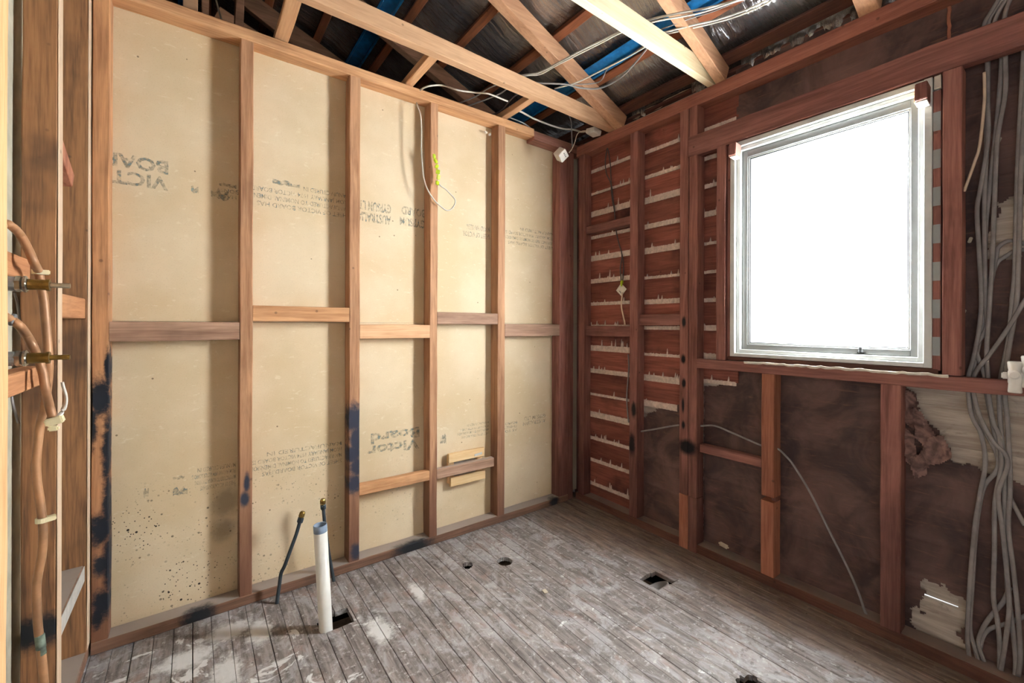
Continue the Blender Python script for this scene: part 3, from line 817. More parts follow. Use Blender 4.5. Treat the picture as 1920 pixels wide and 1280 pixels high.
v, f = merge(lathe((2.262, .60, za+.045), (0, 0, 1), [(0, .008), (.004, .009), (.010, .007), (.022, .006), (.026, .003)], 14), block((2.268, .60, za+.044), .014, .03, .006))
part(link('window_catch', v, f, 'alu_dark', win), 'small dark catch')
part(link('head_lining', *prism((2.240, .372, 2.160), (2.240, .354, 2.160), (1, 0, 0), (0, 0, 1), .018, .050), 'cream', win), 'cream painted corner of the lining')

# ------------------------------------------------------------------ roof over the room
ceiling = structure('ceiling', 'open roof with rafters, joists, battens and foil')
SL = .41
def zr(x): return 2.545+SL*(2.2-x)       # underside line of the rafters
ca = math.cos(math.atan(SL)); sa = math.sin(math.atan(SL))
up = Vector((sa, 0, ca)); along = Vector((-ca, 0, sa))
def rafter(y0, y1, mat, x0=2.24, x1=-1.2, lab=None):
    a = Vector((x0, (y0+y1)/2, zr(x0)))+up*.046; b = Vector((x1, (y0+y1)/2, zr(x1)))+up*.046
    o = link('rafter', *prism(a, b, (0, 1, 0), up, y1-y0, .092, n=14), mat, ceiling)
    return part(o, lab)
rafter(1.835, 1.90, 'rafter'); rafter(1.165, 1.216, 'rafter'); rafter(.53, .60, 'rafter')
rafter(2.645, 2.70, 'rafter_dark', lab='dark old rafter in the roof space'); rafter(3.30, 3.35, 'rafter_dark'); rafter(-.1, -.05, 'rafter'); rafter(4.0, 4.05, 'rafter_dark')

def joist(p0, p1, wd, ht, mat, lab=None):
    return part(link('ceiling_joist', *prism(p0, p1, (0, 1, 0), (0, 0, 1), wd, ht, n=14), mat, ceiling), lab)
joist((-1.2, 1.825, 2.576), (2.30, 1.929, 2.576), .048, .084, 'joist')
joist((-1.2, 1.19, 2.583), (2.30, 1.245, 2.583), .036, .098, 'joist_pale', 'pale new pine joist')
for (xa, xb) in ((.299, .355), (.928, .975), (1.572, 1.618)):
    timber('nogging', xa, xb, 1.935 if xa > .5 else 1.90, VB+.07, 2.566, 2.606, 'y', 'nog_y', ceiling, jit=.002)
def batten(xa, wd, ht, mat, name='roof_batten', off=.0935, y0=-1.2, y1=4.6):
    c = Vector((xa, 0, zr(xa)))+up*(off+ht/2)
    return link(name, *prism(c+Vector((0, y0, 0)), c+Vector((0, y1, 0)), along, up, wd, ht, n=14), mat, ceiling)
for xa in (-.62, -.30, .03, .36, .66, 1.02, 1.305, 1.615, 1.955): batten(xa, .048, .034, 'batten')
batten(2.20, .07, .02, 'eave', 'eave_batten'); batten(2.31, .09, .02, 'eave', 'eave_batten')
def channel(xa, wd, y0, y1):
    """folded steel channel: web with two turned lips"""
    c = Vector((xa, 0, zr(xa)))+up*.0945
    prof = [(-wd/2-.012, 0), (-wd/2, 0), (-wd/2+.003, .016), (wd/2-.003, .016), (wd/2, 0), (wd/2+.012, 0), (wd/2+.012, .0025), (wd/2+.002, .0025), (wd/2-.001, .0185), (-wd/2+.001, .0185), (-wd/2-.002, .0025), (-wd/2-.012, .0025)]
    vs = []
    for y in (y0, y1):
        for (a, b) in prof: vs.append(tuple(c+Vector((0, y, 0))+along*a+up*b))
    n = len(prof); fs = [(k, (k+1) % n, n+(k+1) % n, n+k) for k in range(n)]
    return part(link('steel_batten', vs, fs, 'blue', ceiling), 'blue painted steel batten')
channel(1.885, .060, -1.2, 4.6); channel(.905, .075, -1.2, 4.6); channel(-.10, .05, -1.2, 4.6)

def foil(x0, x1, y0, y1, nx, ny):
    vs, fs = [], []
    for i in range(nx+1):
        for j in range(ny+1):
            x, y = x0+(x1-x0)*i/nx, y0+(y1-y0)*j/ny
            sag = .5-.5*math.cos(2*math.pi*((x-1.305)/.31))
            d = -.020*sag + .012*noise.noise((x*5, y*3, 1)) + .007*noise.noise((x*18, y*7, 5))
            if x > 2.0: d -= .0
            if y < 1.1 and x > 1.75: d -= .045*max(0, min(1, (1.1-y)/.15))*max(0, math.sin((x-1.75)/.42*math.pi) if x < 2.17 else 0)
            c = Vector((x, y, zr(x)))+up*(.140+d)
            vs.append(tuple(c))
    for i in range(nx):
        for j in range(ny): fs.append((i*(ny+1)+j, (i+1)*(ny+1)+j, (i+1)*(ny+1)+j+1, i*(ny+1)+j+1))
    return vs, fs
part(link('roof_foil', *foil(-1.25, 2.37, -1.25, 4.65, 150, 170), 'foil', ceiling, True), 'crinkled silver foil under the roof')
# roof sheets over the foil keep the daylight out; the far slope and gables close the roof space
def sheet(name, pts, mat):
    n = len(pts); q = [Vector(p) for p in pts]; nn = (q[1]-q[0]).cross(q[2]-q[0]).normalized()*.006
    vs = [tuple(p) for p in q]+[tuple(p+nn) for p in q]
    fs = [tuple(range(n)), tuple(range(2*n-1, n-1, -1))]+[(k, (k+1) % n, n+(k+1) % n, n+k) for k in range(n)]
    return link(name, vs, fs, mat, ceiling)
def rp(x, y, o=.19): return tuple(Vector((x, y, zr(x)))+up*o)
zt = rp(-1.3, 0)[2]
sheet('roof_sheet', [rp(-1.3, -1.4), rp(-1.3, 4.7), rp(2.75, 4.7), rp(2.75, -1.4)], 'eave')
sheet('roof_sheet', [(-1.25, -1.4, zt), (-1.25, 4.7, zt), (-5.2, 4.7, 2.4), (-5.2, -1.4, 2.4)], 'eave')
sheet('gable_board', [(-5.2, 4.68, 2.4), (2.75, 4.68, 2.3), (2.75, 4.68, 2.5), (-1.2, 4.68, zt)], 'eave')
sheet('gable_board', [(-5.2, -1.38, 2.58), (2.40, -1.38, 2.58), (-1.2, -1.38, zt)], 'eave')
sheet('next_room_ceiling', [(-5.2, 2.345, 2.50), (2.34, 2.345, 2.50), (2.34, 4.7, 2.50), (-5.2, 4.7, 2.50)], 'plaster')
sheet('next_room_ceiling', [(-5.2, -1.38, 2.575), (-.40, -1.38, 2.575), (-.40, 2.345, 2.575), (-5.2, 2.345, 2.575)], 'plaster')
timber('next_room_wall', 2.335, 2.35, 2.345, 4.7, -.1, 2.56, 'y', 'cladding', ceiling)
part(timber('eave_light_strip', 2.318, 2.330, 1.36, 1.78, 2.600, 2.628, 'y', 'soffit', ceiling, n=8, jit=.004), 'pale strip painted as daylight at the eave')  # added strip, sunlight in the eave gap put into its pale colour
part(timber('eave_lining', 2.36, 2.74, -1.2, 2.5, 2.50, 2.512, 'y', 'soffit', ceiling, n=3), 'tan eave lining')
def ragged(y0, y1, seed):
    rnd = random.Random(seed); n = int((y1-y0)/.02); vs = []; fs = []
    for i in range(n+1):
        y = y0+(y1-y0)*i/n; d = rnd.uniform(.0, .035); c = rnd.uniform(-.008, .008)
        vs += [(2.30+c, y, 2.66), (2.305+c*1.5, y, 2.612-d*.5), (2.31+c*2, y, 2.604-d)]
    for i in range(n):
        for k in range(2): fs.append((i*3+k, i*3+k+1, i*3+k+4, i*3+k+3))
    return vs, fs
link('foil_edge', *ragged(.1, 1.12, 3), 'foil', ceiling, True)
link('foil_edge', *ragged(1.25, 1.40, 5), 'foil', ceiling, True)
link('foil_edge', *ragged(1.72, 1.82, 6), 'foil', ceiling, True)
# loose timbers standing in the roof space behind the back wall
for (xa, xb, ya_, mat) in ((-.045, .015, 2.62, 'joist'), (.030, .060, 2.63, 'rafter_dark'), (.165, .205, 2.64, 'rafter_dark')):
    timber('roof_prop', xa, xb, ya_, ya_+.04, 2.50, zr(xa)+.08, 'z', mat, ceiling, jit=.003)
for (a, b, mat) in (((.10, 2.95, 2.99), (.62, 2.95, 2.80), 'rafter'), ((.2, 3.1, 3.25), (.9, 3.1, 2.9), 'rafter_dark')):
    link('roof_brace', *prism(a, b, (0, 1, 0), (.35, 0, .93), .04, .09), mat, ceiling)

# ------------------------------------------------------------------ things: cables in the roof
def cable(pts, r, mat, label, ry=None, name='cable', flat=None, group=None, sides=8, per=6):
    v, f = tube(pts, r, ry, sides, per, flat)
    return tag(link(name, v, f, mat, None, True), label, 'cable', group)
cable([(1.431,2.058,2.660),(1.485,1.951,2.660),(1.550,1.864,2.660),(1.579,1.720,2.660),(1.597,1.599,2.660),(1.627,1.463,2.660),(1.648,1.365,2.660),(1.689,1.244,2.660),(1.748,1.153,2.660),(1.839,1.032,2.660),(1.938,0.873,2.660)], .0050, 'cable_white', 'thick white cable running from the near joist towards the foil, upper of two', flat=(0, 0, 1))
cable([(1.443,2.022,2.645),(1.493,1.912,2.645),(1.550,1.851,2.645),(1.569,1.732,2.645),(1.597,1.580,2.645),(1.621,1.458,2.645),(1.639,1.357,2.645),(1.700,1.222,2.645),(1.803,1.086,2.645),(1.848,1.000,2.645),(1.899,0.856,2.645)], .0038, 'cable_white', 'thin white cable twisted with the thick one over the pale joist')
cable([(1.834,1.273,2.675),(1.907,1.149,2.675),(1.963,1.062,2.675),(2.006,0.950,2.675),(2.021,0.844,2.675)], .0045, 'cable_white', 'white cable crossing the steel batten at top right, next to the rafter')
cable([(1.864,1.270,2.680),(1.968,1.104,2.680),(2.019,1.004,2.680),(2.044,0.898,2.680),(2.039,0.809,2.680)], .0040, 'cable_white', 'white cable lying on the crinkled foil, lowest of the bunch')
cable([(1.826,1.283,2.690),(1.870,1.154,2.690),(1.914,1.061,2.690),(1.930,1.007,2.690),(1.948,0.922,2.690)], .0030, 'cable_grey', 'thin grey cable between the white ones near the foil')
cable([(1.562,1.926,2.635),(1.609,1.897,2.635),(1.720,1.829,2.635),(1.822,1.802,2.635),(1.909,1.737,2.635),(1.923,1.610,2.635),(1.877,1.465,2.635),(1.819,1.338,2.635),(1.786,1.254,2.635)], .0050, 'cable_grey', 'grey cable sagging in a loop below the rafter')
cable([(1.707,1.906,2.640),(1.764,1.787,2.640),(1.791,1.611,2.640),(1.809,1.446,2.640),(1.813,1.331,2.640)], .0040, 'cable_white', 'straight white cable above the sagging grey loop')
cable([(1.732,1.842,2.645),(1.847,1.750,2.645),(1.867,1.687,2.645),(1.810,1.589,2.645),(1.816,1.468,2.645),(1.804,1.328,2.645)], .0032, 'cable_grey', 'short grey cable branching between loop and blue batten')
cable([(1.004,2.270,2.541),(1.010,2.270,2.555)]+[(1.033,2.200,2.561),(1.124,2.200,2.597)]+[(1.181,2.120,2.554),(1.278,2.120,2.573)]+[(1.323,2.050,2.551),(1.370,2.050,2.554),(1.471,2.050,2.552)], .0045, 'cable_white', 'white cable arching over the back wall plate')
cable([(1.305,2.415,2.625),(1.344,2.305,2.625),(1.367,2.219,2.625),(1.377,2.117,2.625),(1.404,2.020,2.625)], .0040, 'cable_grey', 'grey cable passing under the joist, nearer the white arch')
cable([(1.367,2.431,2.630),(1.409,2.317,2.630),(1.444,2.220,2.630),(1.470,2.125,2.630),(1.472,2.036,2.630)], .0040, 'cable_grey', 'grey cable passing under the joist, farther from the white arch')
cable([(1.487,2.379,2.610),(1.556,2.327,2.610),(1.567,2.241,2.610),(1.544,2.136,2.610),(1.534,2.052,2.610),(1.542,1.974,2.610)], .0040, 'cable_dark', 'dark grey cable drooping above the back wall plate')
cable([(1.571,2.172,2.600),(1.673,2.180,2.600),(1.786,2.201,2.600),(1.930,2.207,2.600),(2.040,2.195,2.600),(2.110,2.163,2.600),(2.178,2.153,2.600),(2.205,2.112,2.600)], .0058, 'cable_white', 'thick white cable leading to the flat junction box')
cable([(1.577,2.239,2.575),(1.643,2.243,2.575),(1.762,2.255,2.575),(1.905,2.318,2.575),(2.028,2.389,2.575),(2.186,2.499,2.575)], .0040, 'cable_grey', 'thin grey cable dropping past the last ceiling nogging')
cable([(2.005,2.100,2.659),(2.029,2.100,2.602),(2.035,2.100,2.514),(2.040,2.100,2.441)], .0040, 'cable_grey', 'grey cable hanging down to the cube shaped box')
cable([(2.145,2.060,2.565),(2.084,2.060,2.545),(2.045,2.060,2.513),(2.025,2.060,2.459),(1.996,2.060,2.403),(1.972,2.060,2.376)], .0030, 'cable_cream', 'cream wire joining the two junction boxes')
cable([(0.088,2.750,2.957),(0.099,2.750,2.912),(0.116,2.750,2.841)], .0045, 'cable_white', 'white cable hanging in the dark above the left end of the back wall')
def jbox(name, c, s, rot, label):
    o = link(name, *block(c, *s, rot, .003), 'plastic'); tag(o, label, 'junction box')
    return o
c1 = [(1.920,2.080,2.356)][0]
o = jbox('junction_box', c1, (.062, .062, .062), (.62, .50, .35), 'white cube shaped junction box dangling in the corner')
R = (Matrix.Rotation(.35, 3, 'Z') @ Matrix.Rotation(.5, 3, 'Y') @ Matrix.Rotation(.62, 3, 'X'))
for k in range(3):
    p = Vector(c1)+R @ Vector((-.012+.012*k, -.0315, .008))
    link('screw', *block(tuple(p), .006, .002, .006, (.62, .50, .35), .0005), 'ink', o)
c2 = [(2.159,2.020,2.547)][0]
o = jbox('junction_box', c2, (.075, .075, .030), (.15, .10, .05), 'flat white junction box on the top plate')
link('box_lid', *block((c2[0], c2[1], c2[2]-.017), .068, .068, .006, (.15, .10, .05), .002), 'plastic', o)
o = link('cable_clip', *merge(block([(1.481,2.300,2.463)][0], .022, .02, .010, (0, .2, 0)), block([(1.503,2.290,2.452)][0], .014, .02, .012, (0, .3, 0))), 'plastic'); tag(o, 'small white clip at the top of the fourth back wall stud', 'clip')

# wire with yellow tape on the back wall
wire = [(1.010,2.290,2.500)]+[(1.006,2.260,2.460)]+[(1.010,2.240,2.417),(1.017,2.240,2.354),(1.017,2.240,2.242),(1.021,2.240,2.159),(1.034,2.240,2.061)]+[(1.055,2.230,1.997),(1.098,2.230,1.948)]+[(1.135,2.225,1.920),(1.166,2.225,1.906),(1.193,2.225,1.914)]+[(1.212,2.215,1.942),(1.216,2.215,1.974),(1.184,2.215,2.002)]+[(1.157,2.222,2.026),(1.127,2.222,2.039),(1.107,2.222,2.059)]
t = tag(link('lamp_wire', *tube(wire, .0040, None, 8, 6), 'cable_white', None, True), 'white wire looping over the third back wall stud, end wrapped in yellow tape', 'wire')
tp = [(1.085,2.218,2.194),(1.094,2.218,2.170),(1.101,2.218,2.141),(1.108,2.218,2.112),(1.111,2.218,2.083),(1.105,2.218,2.049)]
rr = random.Random(3)
tv = merge(*[block(p, .016+rr.uniform(0, .008), .010, .026, (rr.uniform(-.3, .3), rr.uniform(-.5, .5), rr.uniform(-.5, .5)), .003) for p in tp])
part(link('tape_wrap', *tv, 'tape', t), 'bright yellow green tape')

# pine mounting bracket behind the low rail
b = tag(empty('mounting_bracket', (1.33, 2.30, .33)), 'pale pine mounting bracket behind the low grey rail', 'bracket')
timber('bracket_rail', 1.222, 1.470, 2.289, 2.309, .428, .484, 'x', 'pine', b, n=2)
timber('bracket_rail', 1.235, 1.478, 2.289, 2.309, .285, .338, 'x', 'pine', b, n=2)
timber('bracket_upright', 1.228, 1.268, 2.310, 2.331, .30, .47, 'z', 'pine', b, n=1)
timber('bracket_upright', 1.43, 1.468, 2.310, 2.331, .30, .47, 'z', 'pine', b, n=1)
part(link('plaster_patch', *block((1.345, 2.3315, .385), .17, .002, .12), 'plaster', b), 'grey plaster patch')
part(link('plaster_smear', *block((1.425, 2.287, .448), .055, .004, .014, (0, -.1, 0), .001), 'white', b), 'white plaster smear')

# waste pipe and water pipes at the floor
PX_, PY_ = .441, 1.886
p = tag(empty('waste_pipe', (PX_, PY_, -.16)), 'white plastic waste pipe standing in the floor cut-out', 'pipe')
ax = Vector((-.022, .006, .43)).normalized()
v, f = lathe((PX_+.008, PY_-.002, -.16), ax, [(0, .026), (.562, .026), (.562, .023), (0.2, .023)], 28, False)
link('pipe_body', v, f, 'pvc', p, True)
top = Vector((PX_+.008, PY_-.002, -.16))+ax*.5625
v, f = lathe(top, ax, [(-.0, .0262), (.028, .0262), (.030, .0245), (.028, .0222), (-.05, .0222)], 28, False)
part(link('pipe_mouth', v, f, 'pvc_cut', p, True), 'blue grey primed cut end')
def water(pts, cap_dir, label):
    t = tag(link('water_pipe', *tube(pts, .0078, None, 12, 6), 'poly', None, True), label, 'pipe')
    e = Vector(pts[-1]); d = Vector(cap_dir).normalized()
    part(link('compression_nut', *lathe(e-d*.012, d, [(0, .010), (.004, .0135), (.022, .0135), (.026, .011)], 6), 'poly', t))
    part(link('end_cap', *lathe(e+d*.014, d, [(0, .012), (.006, .0135), (.020, .013), (.026, .009)], 8), 'brass', t), 'tarnished brass end cap')
    return t
water([(.305, 2.188, -.08), (.304, 2.187, .0), (.312, 2.19, .06)]+[(0.320,2.190,0.125),(0.335,2.190,0.157),(0.363,2.190,0.233),(0.383,2.190,0.288),(0.399,2.190,0.345)], (.28, 0, .96), 'dark water pipe leaning beside the white waste pipe, brass capped')
water([(.555, 2.215, -.08), (.553, 2.215, .0)]+[(0.531,2.215,0.133),(0.521,2.215,0.213),(0.511,2.215,0.293),(0.504,2.215,0.372)], (-.06, 0, 1), 'dark upright water pipe behind the white waste pipe, brass capped')

# ------------------------------------------------------------------ tap bodies and copper pipes in the side wall
def tap_set(z, brassy, label):
    t = tag(empty('tap_spindle', (-.34, 1.50, z)), label, 'tap')
    o = (-.385, 1.50, z); a = (1, 0, 0)
    m2 = 'brass' if brassy else 'chrome'
    part(link('tap_body', *lathe(o, a, [(0, .017), (.050, .017), (.052, .015)], 16), 'solder', t, False), 'grey body')
    part(link('lock_nut', *lathe((-.336, 1.50, z), a, [(0, .0165), (.002, .019), (.010, .019), (.012, .0165)], 6), 'chrome', t), 'chrome nut')
    part(link('flange_ring', *lathe((-.3235, 1.50, z), a, [(0, .0165), (.002, .0195), (.006, .0195), (.008, .016)], 18), 'chrome', t), 'chrome ring')
    part(link('headgear', *lathe((-.315, 1.50, z), a, [(0, .013), (.030, .0125), (.030, .0145), (.036, .0145), (.036, .012)], 12), 'brass', t), 'brass headgear')
    link('spindle', *lathe((-.279, 1.50, z), a, [(0, .0065), (.020, .0058), (.020, .0064), (.034, .0064), (.0345, .005)], 14), m2, t)
tap_set(1.3425, False, 'upper shower tap body with chrome nuts and worn spindle')
tap_set(1.168, True, 'lower shower tap body with brass spindle')
pA = [(-0.357,1.450,1.455)]+[(-0.353,1.500,1.479),(-0.345,1.500,1.479)]+[(-0.347,1.580,1.471),(-0.333,1.580,1.437),(-0.322,1.580,1.402)]+[(-0.326,1.640,1.384),(-0.322,1.640,1.349),(-0.317,1.640,1.315),(-0.313,1.640,1.259),(-0.309,1.640,1.189),(-0.307,1.640,1.133)]+[(-0.314,1.660,1.075),(-0.319,1.660,1.026)]+[(-0.333,1.700,0.985),(-0.338,1.700,0.928),(-0.341,1.700,0.871),(-0.339,1.700,0.820),(-0.333,1.700,0.761),(-0.329,1.700,0.709),(-0.328,1.700,0.673),(-0.330,1.700,0.623),(-0.336,1.700,0.581),(-0.340,1.700,0.539),(-0.339,1.700,0.482),(-0.337,1.700,0.431),(-0.332,1.700,0.371),(-0.328,1.700,0.318),(-0.324,1.700,0.244)]
t = tag(link('copper_pipe', *tube(pA, .0092, None, 14, 6), 'copper', None, True), 'long copper pipe curving down the side stud to the floor', 'pipe')
e = Vector([(-0.335,1.700,0.414)][0]); e2 = Vector([(-0.332,1.700,0.381)][0]); d = (e-e2)
part(link('pipe_joint', *lathe(e2, d, [(-.028, .0093), (-.012, .0091), (-.010, .0102), (0, .0102), (.012, .0102), (.026, .0102), (.028, .0091)], 14), 'verdigris', t, True), 'green corroded joint')
def clip(p, w_, rot, parent):
    return part(link('pipe_clip', *merge(lathe(Vector(p)-Vector((0, 0, .006)), (0, 0, 1), [(0, .0135), (.012, .0135)], 14), block((p[0]+.012, p[1], p[2]), w_, .020, .012, rot, .002)), 'clip', parent), 'ivory plastic clip')
clip([(-0.326,1.640,1.384)][0], .018, (0, 0, .2), t); clip([(-0.330,1.700,0.718)][0], .030, (0, -.12, .2), t)
pB = [(-0.346,1.460,1.269)]+[(-0.341,1.500,1.258),(-0.329,1.500,1.245)]+[(-0.328,1.550,1.222),(-0.317,1.550,1.193)]+[(-0.318,1.600,1.161),(-0.310,1.600,1.123),(-0.305,1.600,1.081)]+[(-0.304,1.630,1.036),(-0.298,1.630,1.004)]
t = tag(link('copper_pipe', *tube(pB, .0092, None, 14, 6), 'copper', None, True), 'short copper pipe from the elbow to the clip below the taps', 'pipe')
q = Vector([(-0.343,1.500,1.259)][0])
part(link('elbow_fitting', *lathe(q-Vector((.045, 0, -.008)), (1, 0, -.18), [(0, .0125), (.045, .0125), (.047, .0145), (.053, .0145), (.054, .0110)], 16), 'solder', t, True), 'grey elbow fitting')
q = [(-0.294,1.630,0.995)][0]
part(link('pipe_clip', *merge(block(q, .034, .03, .020, (0, -.3, 0), .003), block((q[0]-.002, q[1], q[2]-.020), .020, .02, .012)), 'clip', t), 'ivory plastic clip')
tail = [(-0.289,1.620,1.002)]+[(-0.283,1.640,1.013),(-0.276,1.640,1.035),(-0.275,1.640,1.057),(-0.280,1.640,1.081),(-0.282,1.640,1.094)]
tag(link('plastic_tail', *tube(tail, .0052, .0035, 8, 6), 'plastic', None, True), 'bent white plastic tail beside the copper pipe clip', 'strap')
cable([(-0.377,1.660,1.064),(-0.375,1.660,1.044),(-0.371,1.660,1.022),(-0.367,1.660,0.999),(-0.364,1.660,0.991)], .0028, 'cable_grey', 'thin grey wire on the pale sheeting below the lower side rail')
cable([(-0.373,1.660,1.330),(-0.369,1.660,1.311),(-0.366,1.660,1.286),(-0.364,1.660,1.259)], .0028, 'cable_grey', 'thin grey wire on the pale sheeting between the two taps')

# ------------------------------------------------------------------ window wall things
def offcut(c, label, s=(.055, .036, .062)):
    t = tag(link('wood_block', *block(c, *s, (0, .10, 0), .002), 'red_z'), label, 'block')
    part(link('cut_face', *block((c[0]+.004, c[1], c[2]-s[2]/2-.002), s[0]*.9, s[1]*.9, .006, (0, .10, 0), .001), 'cream', t), 'cream painted underside')
    part(link('cut_side', *block((c[0]+.004, c[1]+s[1]/2+.001, c[2]-.004), s[0]*.8, .004, s[2]*.9, (0, .10, 0), .001), 'pine', t), 'pale split side')
    return t
offcut((2.205, 1.100, 2.135), 'sawn red timber block stuck at the upper left window corner')
offcut((2.200, .398, 2.120), 'sawn red timber block stuck at the upper right window corner', (.06, .034, .066))

# double wire with a paper tag between the first studs
wA = [(2.285,2.019,2.489),(2.285,2.014,2.458),(2.285,2.028,2.381),(2.285,2.018,2.294),(2.285,1.980,2.218),(2.285,1.970,2.125),(2.285,1.946,2.011),(2.285,1.937,1.930),(2.285,1.928,1.871),(2.285,1.909,1.800),(2.285,1.882,1.715),(2.285,1.895,1.628),(2.285,1.886,1.539)]
wB = [(2.280,2.009,2.477),(2.280,1.995,2.432),(2.280,1.980,2.351),(2.280,1.971,2.225),(2.280,1.956,2.121),(2.280,1.938,2.009)]
wC = [(2.285,1.909,1.800),(2.285,1.878,1.708),(2.285,1.868,1.618),(2.285,1.877,1.531)]
v, f = merge(tube(wA, .0036), tube(wB, .0036), tube(wC, .0034))
t = tag(link('tagged_wire', v, f, 'cable_dark', None, True), 'dark double wire hanging in the first lined bay, holding a paper tag', 'wire')
q = Vector([(2.278,1.880,1.485)][0])
pt_ = part(link('paper_tag', *block(tuple(q), .0015, .062, .062, (math.radians(42), 0, 0), .0005), 'paper_tag', t), 'white diamond shaped paper tag')
link('tag_writing', *merge(block((q.x-.0012, q.y+.010, q.z-.012), .0006, .016, .004, (.6, 0, 0), .0002), block((q.x-.0012, q.y+.004, q.z-.021), .0006, .010, .003, (.6, 0, 0), .0002)), 'ink', pt_)
q = [(2.276,1.874,1.534)][0]
part(link('tape_wrap', *merge(block(q, .012, .018, .024, (.2, 0, 0)), block((q[0], q[1]+.003, q[2]-.018), .010, .012, .02, (-.3, 0, 0))), 'tape', t), 'yellow tape')
st = [(2.276,1.869,1.467),(2.276,1.878,1.383),(2.276,1.864,1.319),(2.276,1.847,1.249)]
part(link('wire_tail', *tube(st, .006, .0025, 8, 5, (1, 0, 0)), 'cable_cream', t, True), 'cream wire tail')
cable([(2.288,1.830,1.061),(2.288,1.825,0.970),(2.288,1.833,0.883),(2.288,1.841,0.777),(2.288,1.833,0.673),(2.288,1.824,0.616)], .0045, 'cable_grey', 'short grey cable beside the second stud, below the rail')
cable([(2.268,1.737,0.574),(2.268,1.700,0.588),(2.268,1.603,0.620),(2.268,1.487,0.661),(2.268,1.392,0.685),(2.268,1.315,0.694),(2.268,1.235,0.709),(2.268,1.149,0.692),(2.268,1.067,0.673),(2.268,0.995,0.657),(2.268,0.953,0.656),(2.268,0.922,0.658),(2.268,0.883,0.629),(2.268,0.849,0.590),(2.268,0.783,0.486),(2.268,0.721,0.363),(2.268,0.643,0.209),(2.268,0.605,0.120),(2.268,0.584,0.055),(2.268,0.566,0.029)], .0050, 'cable_grey', 'grey cable threaded through the studs and down to the floor plate', flat=(1, 0, 0))
tag(link('paper_scrap', *block([(2.270,1.185,0.084)][0], .03, .05, .020, (.3, .5, .4), .006), 'scrap'), 'pale paper scrap lying on the bottom plate beside the spotted stud', 'scrap')

def flat_cable(pts, label, x=None):
    v, f = tube(pts, .0066, .0030, 8, 5, (1, 0, 0))
    return tag(link('power_cable', v, f, 'cable_grey', None, True), label, 'cable', 'grey power cables in the right bay')
X1 = 2.284
flat_cable([(2.284,0.212,2.409),(2.284,0.234,2.369),(2.284,0.250,2.334),(2.284,0.247,2.276),(2.284,0.243,2.195),(2.284,0.242,2.054),(2.284,0.241,1.916),(2.284,0.258,1.753),(2.284,0.267,1.670),(2.284,0.261,1.503),(2.284,0.256,1.349),(2.284,0.261,1.242),(2.284,0.275,1.133),(2.284,0.287,1.070),(2.284,0.287,1.007),(2.284,0.283,0.949),(2.284,0.273,0.906),(2.284,0.255,0.860),(2.284,0.245,0.762),(2.284,0.257,0.650),(2.284,0.269,0.538),(2.284,0.279,0.375),(2.284,0.284,0.262),(2.284,0.288,0.113),(2.284,0.282,0.031)], 'grey cable nearest the window stud, pressed against it down to the floor')
flat_cable([(2.287,0.205,2.406),(2.287,0.230,2.364),(2.287,0.242,2.326),(2.287,0.242,2.207),(2.287,0.242,2.083),(2.287,0.245,1.884),(2.287,0.249,1.709),(2.287,0.249,1.584),(2.287,0.246,1.349),(2.287,0.243,1.249),(2.287,0.266,1.187),(2.287,0.268,1.158),(2.287,0.258,1.115),(2.287,0.248,1.073),(2.287,0.242,1.005),(2.287,0.229,0.912),(2.287,0.216,0.820),(2.287,0.216,0.747),(2.287,0.246,0.682),(2.287,0.260,0.598),(2.287,0.269,0.487),(2.287,0.277,0.301),(2.287,0.282,0.153),(2.287,0.271,0.087),(2.287,0.256,0.023)], 'grey cable bulging to the left just above the sill plate')
flat_cable([(2.290,0.196,2.402),(2.290,0.217,2.362),(2.290,0.227,2.319),(2.290,0.217,2.253),(2.290,0.209,2.198),(2.290,0.219,1.991),(2.290,0.235,1.765),(2.290,0.246,1.617),(2.290,0.249,1.464),(2.290,0.254,1.272),(2.290,0.264,1.176),(2.290,0.275,1.098),(2.290,0.280,1.039),(2.290,0.269,0.943),(2.290,0.242,0.862),(2.290,0.219,0.802),(2.290,0.204,0.710),(2.290,0.179,0.634),(2.290,0.153,0.570)], 'grey cable crossing behind the bundle and leaving to the right below the sill')
flat_cable([(2.281,0.187,2.392),(2.281,0.199,2.351),(2.281,0.204,2.302),(2.281,0.201,2.241),(2.281,0.200,2.190),(2.281,0.200,2.063),(2.281,0.218,1.907),(2.281,0.224,1.702),(2.281,0.229,1.497),(2.281,0.236,1.312),(2.281,0.241,1.206),(2.281,0.242,1.135),(2.281,0.239,1.075),(2.281,0.237,1.006),(2.281,0.226,0.913),(2.281,0.211,0.860),(2.281,0.207,0.758),(2.281,0.221,0.628),(2.281,0.222,0.472),(2.281,0.224,0.293),(2.281,0.215,0.221),(2.281,0.209,0.127),(2.281,0.209,0.033)], 'grey cable hanging straight through the middle of the bundle')
flat_cable([(2.278,0.139,1.365),(2.278,0.156,1.333),(2.278,0.189,1.250),(2.278,0.235,1.149),(2.278,0.252,1.119),(2.278,0.269,1.081),(2.278,0.276,1.036),(2.278,0.265,0.955),(2.278,0.246,0.891),(2.278,0.221,0.836),(2.278,0.198,0.807),(2.278,0.192,0.763),(2.278,0.213,0.665),(2.278,0.204,0.551),(2.278,0.194,0.415),(2.278,0.187,0.280),(2.278,0.196,0.149),(2.278,0.207,0.036)], 'grey cable slanting down from the right edge above the sill')
